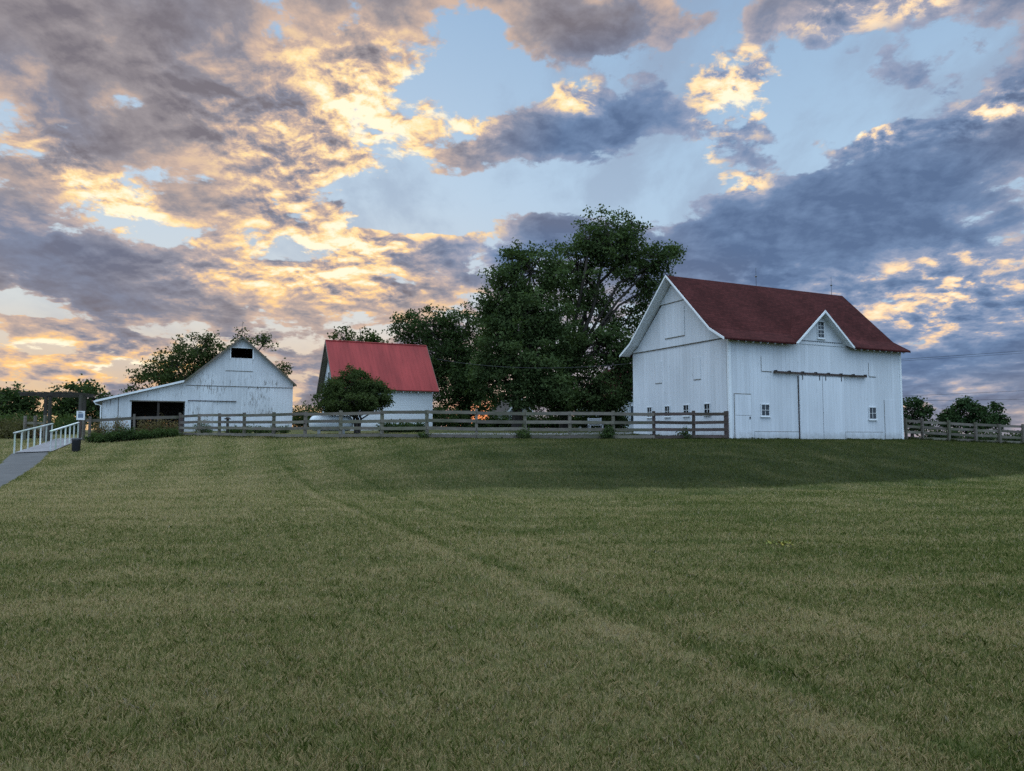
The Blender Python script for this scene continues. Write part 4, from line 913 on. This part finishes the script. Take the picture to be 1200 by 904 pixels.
for px, s_ in ((275, 'left of the middle'), (289, 'in the middle'), (303, 'right of the middle'), (318, 'second from the barn corner'), (334, 'nearest the barn corner')):
    shrub('border_plant', 'low green plant at the foot of the weathered barn, ' + s_, px, 50, 1.3, .62, 'leaf_shrub', GH, .06, 600)
# rough brush on the far left
GL = 'rough brush left of the ramp'
br = [(-14, 52, 3.2, 1.5, 'leaf_brown', 'at the very edge of the view'), (4, 50, 3.0, 1.7, 'leaf_brown', 'tawny, leftmost in full view'), (20, 49, 2.6, 1.5, 'leaf_brown', 'tawny, second from the left'), (34, 47, 2.0, 1.3, 'leaf_brown', 'tawny, left of the short board fence'), (12, 58, 4.0, 2.2, 'leaf_shrub', 'greener and taller, behind the tawny ones'),
      (38, 57, 3.4, 1.9, 'leaf_shrub', 'green, behind the short board fence'), (68, 60, 3.4, 1.8, 'leaf_shrub', 'seen through the left of the arbor'), (84, 58, 3.0, 1.7, 'leaf_shrub', 'seen through the right of the arbor'), (-30, 62, 5.0, 2.4, 'leaf_shrub', 'beyond the left edge'), (48, 47, 1.2, 1.1, 'leaf_lily', 'dotted orange, at the arbor foot')]
for px, d, w_, h_, m_, s_ in br:
    shrub('brush', 'rough bush left of the barns, ' + s_, px, d, w_, h_, m_, GL, .09, 1700)
# at the fence and in the yard
shrub('fence_weed', 'dark weedy bush growing through the fence below the dense maple', 612.5, 33.3, .75, .85, 'leaf_shrub', None, .045, 500)
shrub('fence_weed', 'dark round bush at the fence foot left of the large barn', 712.5, 34.1, .85, .75, 'leaf_dark', None, .05, 800)
shrub('fence_weed', 'pale leafy weed at the fence in front of the four small windows', 801, 34.9, .9, .75, 'leaf_shrub', None, .05, 420)
shrub('fence_weed', 'small weed at the fence post before the right end of the red roofed shed', 497, 33.3, .6, .4, 'leaf_shrub', None, .045, 260)
GS = 'dark hedge bushes under the trees'
hd = [(352, 68, 2.6, 2.6, 'left of the white tank'), (366, 70, 2.4, 3.0, 'directly behind the white tank'), (455, 49, 1.6, .8, 'left one by the shed wall'), (472, 49.5, 1.7, .9, 'middle one by the shed wall'), (490, 50, 1.4, .7, 'right one by the shed wall'), (520, 62, 2.6, 2.4, 'right of the shed'), (536, 66, 2.2, 2.3, 'left of the sunset gap'), (562, 62, 1.7, 1.0, 'small, right before the sunset gap'), (576, 66, 1.8, 1.7, 'left of the grey shed'), (596, 66, 2.2, 2.1, 'right of the sunset gap'), (626, 64, 3.0, 2.0, 'right of the grey shed'), (648, 65, 3.0, 2.1, 'under the dense maple'), (670, 64, 3.0, 2.0, 'under the tallest maple'), (690, 62, 2.6, 2.4, 'left of the farmhouse'), (708, 60, 2.8, 2.8, 'large, light green, before the farmhouse'), (724, 60, 1.8, 2.0, 'touching the farmhouse corner')]
for px, d, w_, h_, s_ in hd:
    shrub('hedge_bush', 'dark bush in the yard beyond the fence, ' + s_, px, d, w_, h_, 'leaf_shrub' if px in (708, 472, 352) else 'leaf_dark', GS, .11 if d > 55 else .07, 1500)
GN = 'low bushes behind the right-hand fence'
for px, s_ in ((1094, 'in the gap between the first two evergreens'), (1112, 'below the wide evergreen'), (1150, 'right of the wide evergreen'), (1188, 'furthest right'), (1206, 'at the right edge')):
    shrub('field_bush', 'low bush behind the right-hand fence, ' + s_, px, 60, 2.6, 1.15, 'leaf_dark', GN, .09, 1100)
# ------------------------------------------------------------------ turf: real blades near the viewer, thinning with distance
def turf():
    PX = np.array([(-30, 54), (-27.1, 44.0), (-26.5, 42.5), (-24.95, 37.0), (-23.2, 33.6), (-17.4, 22.2), (-10.2, 8.0), (-8.3, 8.0), (-15.55, 22.4), (-21.3, 33.6), (-23.15, 37.2), (-24.75, 42.5), (-25.3, 44), (-28.2, 54)])
    V = []; T = []
    am = .80
    yy = np.linspace(2.3, 48, 400); dens = 9500 * np.minimum(1, (3.4 / yy) ** 1.55) * np.clip((50 - yy) / 12, .25, 1)
    cdf = np.cumsum(dens * (2 * .70 * yy + 3.0) * (yy[1] - yy[0])); N = int(cdf[-1]); order = rng.permutation(N)
    for blk in np.array_split(order, 4):
        n = len(blk); y = np.interp(blk + rng.uniform(0, 1, n), cdf, yy); hw = .70 * y + 1.5; q = rng.uniform(-1, 1, n); x = q * hw + np.where(rng.uniform(0, 1, n) < .28, np.sign(q) * rng.exponential(2.6, n), 0)
        hh = .040 + .0008 * y; ww = .0029 * np.maximum(1, y / 3.4) ** .82
        h1 = .5 + .22 * np.sin(x * 9.1 + 2.3 * np.sin(y * 5.3)) + .22 * np.sin(y * 11.7 + 2.1 * np.sin(x * 6.1)) + rng.normal(size=n) * .10
        h1 = np.clip(h1, 0, 1)
        # not on the path
        ins = np.zeros(n, bool)
        for i in range(len(PX)):
            (xa, ya), (xb, yb) = PX[i], PX[(i + 1) % len(PX)]
            with np.errstate(divide='ignore', invalid='ignore'): ins ^= ((ya > y) != (yb > y)) & (x < (xb - xa) * (y - ya) / (yb - ya) + xa)
        k = ~ins & (y > 2.2); x, y, h1, hh, ww = x[k], y[k], h1[k], hh[k], ww[k]; n = len(x)
        z = ground(x, y); th = rng.uniform(0, 2 * np.pi, n); lean = rng.uniform(.05, .85, n)
        h = hh * rng.uniform(.45, 1.25, n) * (.7 + .6 * h1); w = ww * rng.uniform(.6, 1.4, n)
        dx, dy = np.cos(th), np.sin(th)
        b = np.stack([x, y, z - .005], -1); s = np.stack([-dy, dx, np.zeros(n)], -1) * w[:, None] / 2
        mid = b + np.stack([dx * lean * .30, dy * lean * .30, np.full(n, .62)], -1) * h[:, None]
        tip = b + np.stack([dx * lean * .95, dy * lean * .95, .62 + .38 * np.cos(lean)], -1) * h[:, None]
        V.append(np.stack([b - s, b + s, mid + s * .75, tip, mid - s * .75], 1).reshape(-1, 3)); T.append(np.clip(h1 * .12 + rng.uniform(0, .90, n), 0, 1))
    # straggling dry stalks and coarser green tufts standing above the cut
    n = 6500; y = np.sqrt(rng.uniform(2.6 ** 2, 15 ** 2, n)); x = y * rng.uniform(-.8, .8, n); k = rng.uniform(0, 1, n) < .35 + .65 * (np.sin(x * 1.7 + 2 * np.sin(y * .9)) * np.sin(y * 1.3) > .1)
    x, y = x[k], y[k]; n = len(x); m3 = 5; x = np.repeat(x, m3) + rng.normal(size=n * m3) * .018; y = np.repeat(y, m3) + rng.normal(size=n * m3) * .018; t0 = np.repeat(rng.uniform(0, 1, n) ** 1.2, m3); n = len(x)
    z = ground(x, y); th = rng.uniform(0, 6.28, n); lean = rng.uniform(.05, .8, n); dx, dy = np.cos(th), np.sin(th); h = rng.uniform(.04, .08, n); w = .0034 * np.maximum(1, y / 4) ** .6 * rng.uniform(.6, 1.3, n)
    b = np.stack([x, y, z - .005], -1); s = np.stack([-dy, dx, np.zeros(n)], -1) * w[:, None] / 2
    mid = b + np.stack([dx * lean * .3, dy * lean * .3, np.full(n, .62)], -1) * h[:, None]; tip = b + np.stack([dx * lean * .95, dy * lean * .95, .62 + .38 * np.cos(lean)], -1) * h[:, None]
    V.append(np.stack([b - s, b + s, mid + s * .75, tip, mid - s * .75], 1).reshape(-1, 3)); T.append(np.clip(t0 * .8 + rng.uniform(0, .2, n), 0, 1))
    # uncut fringe where the mower cannot reach: fence foot, barn foot, path edges, flower bed
    def fringe(P, w_, per_m, h_, bw):
        P = np.array(P, float); seg = np.hypot(*np.diff(P, axis=0).T); cum = np.concatenate([[0], np.cumsum(seg)]); n = int(cum[-1] * per_m)
        q = rng.uniform(0, cum[-1], n); x = np.interp(q, cum, P[:, 0]) + rng.normal(size=n) * w_; y = np.interp(q, cum, P[:, 1]) + rng.normal(size=n) * w_
        z = ground(x, y); th = rng.uniform(0, 6.28, n); lean = rng.uniform(.05, .7, n); dx, dy = np.cos(th), np.sin(th)
        h = h_ * rng.uniform(.3, 1.2, n) * (.7 + .3 * np.sin(q * 7.1) * np.sin(q * 3.7 + 1)); w = bw * rng.uniform(.6, 1.3, n)
        b = np.stack([x, y, z - .005], -1); s = np.stack([-dy, dx, np.zeros(n)], -1) * w[:, None] / 2
        mid = b + np.stack([dx * lean * .3, dy * lean * .3, np.full(n, .62)], -1) * h[:, None]; tip = b + np.stack([dx * lean * .95, dy * lean * .95, .62 + .38 * np.cos(lean)], -1) * h[:, None]
        V.append(np.stack([b - s, b + s, mid + s * .75, tip, mid - s * .75], 1).reshape(-1, 3)); T.append(rng.uniform(0, .75, n))
    fringe(front_fence, .10, 260, .18, .013)
    c0 = np.array([10.486, 35.6]); e_ = np.array([EX.x, EX.y]); g_ = np.array([EY.x, EY.y])
    fringe([c0 + g_ * 8 - e_ * .12, c0 - e_ * .12 - g_ * .1, c0 + e_ * 4.4 - g_ * .12], .05, 260, .12, .012); fringe([c0 + e_ * 7.8 - g_ * .12, c0 + e_ * 12.5 - g_ * .12], .05, 260, .13, .012)
    fringe([((px - 600) / F * z, z) for px, z in zip(RX, RZ)], .12, 220, .25, .016)
    fringe([(-23.15, 37.2), (-21.25, 33.6), (-15.5, 22.4), (-8.3, 8.0)], .04, 420, .07, .012); fringe([(-22.95, 33.4), (-16.95, 22.2)], .04, 300, .07, .012)
    V = np.concatenate(V); T = np.concatenate(T)
    return tag(np_mesh('grass', V, np.arange(len(V)), 5, M['blade'], None, {'tint': T}), kind='stuff')
turf()
def dandelions():
    p = at(916, 647, 11.2); n = 60
    x = p.x + rng.normal(size=n) * .10; y = p.y + rng.normal(size=n) * .12; z = ground(x, y) + rng.uniform(.03, .075, n)
    m, t, out = mat('yellow_petal'); ti = t.attr('tint')[2]; principled(t, out, t.mix(ti, (.26, .19, .02, 1), (.12, .15, .03, 1)), .8)
    o = leaf_mesh('yellow_grass', np.stack([x, y, z], -1), .022, m, None, 1.2, .8)
    tag(o, kind='stuff')
dandelions()
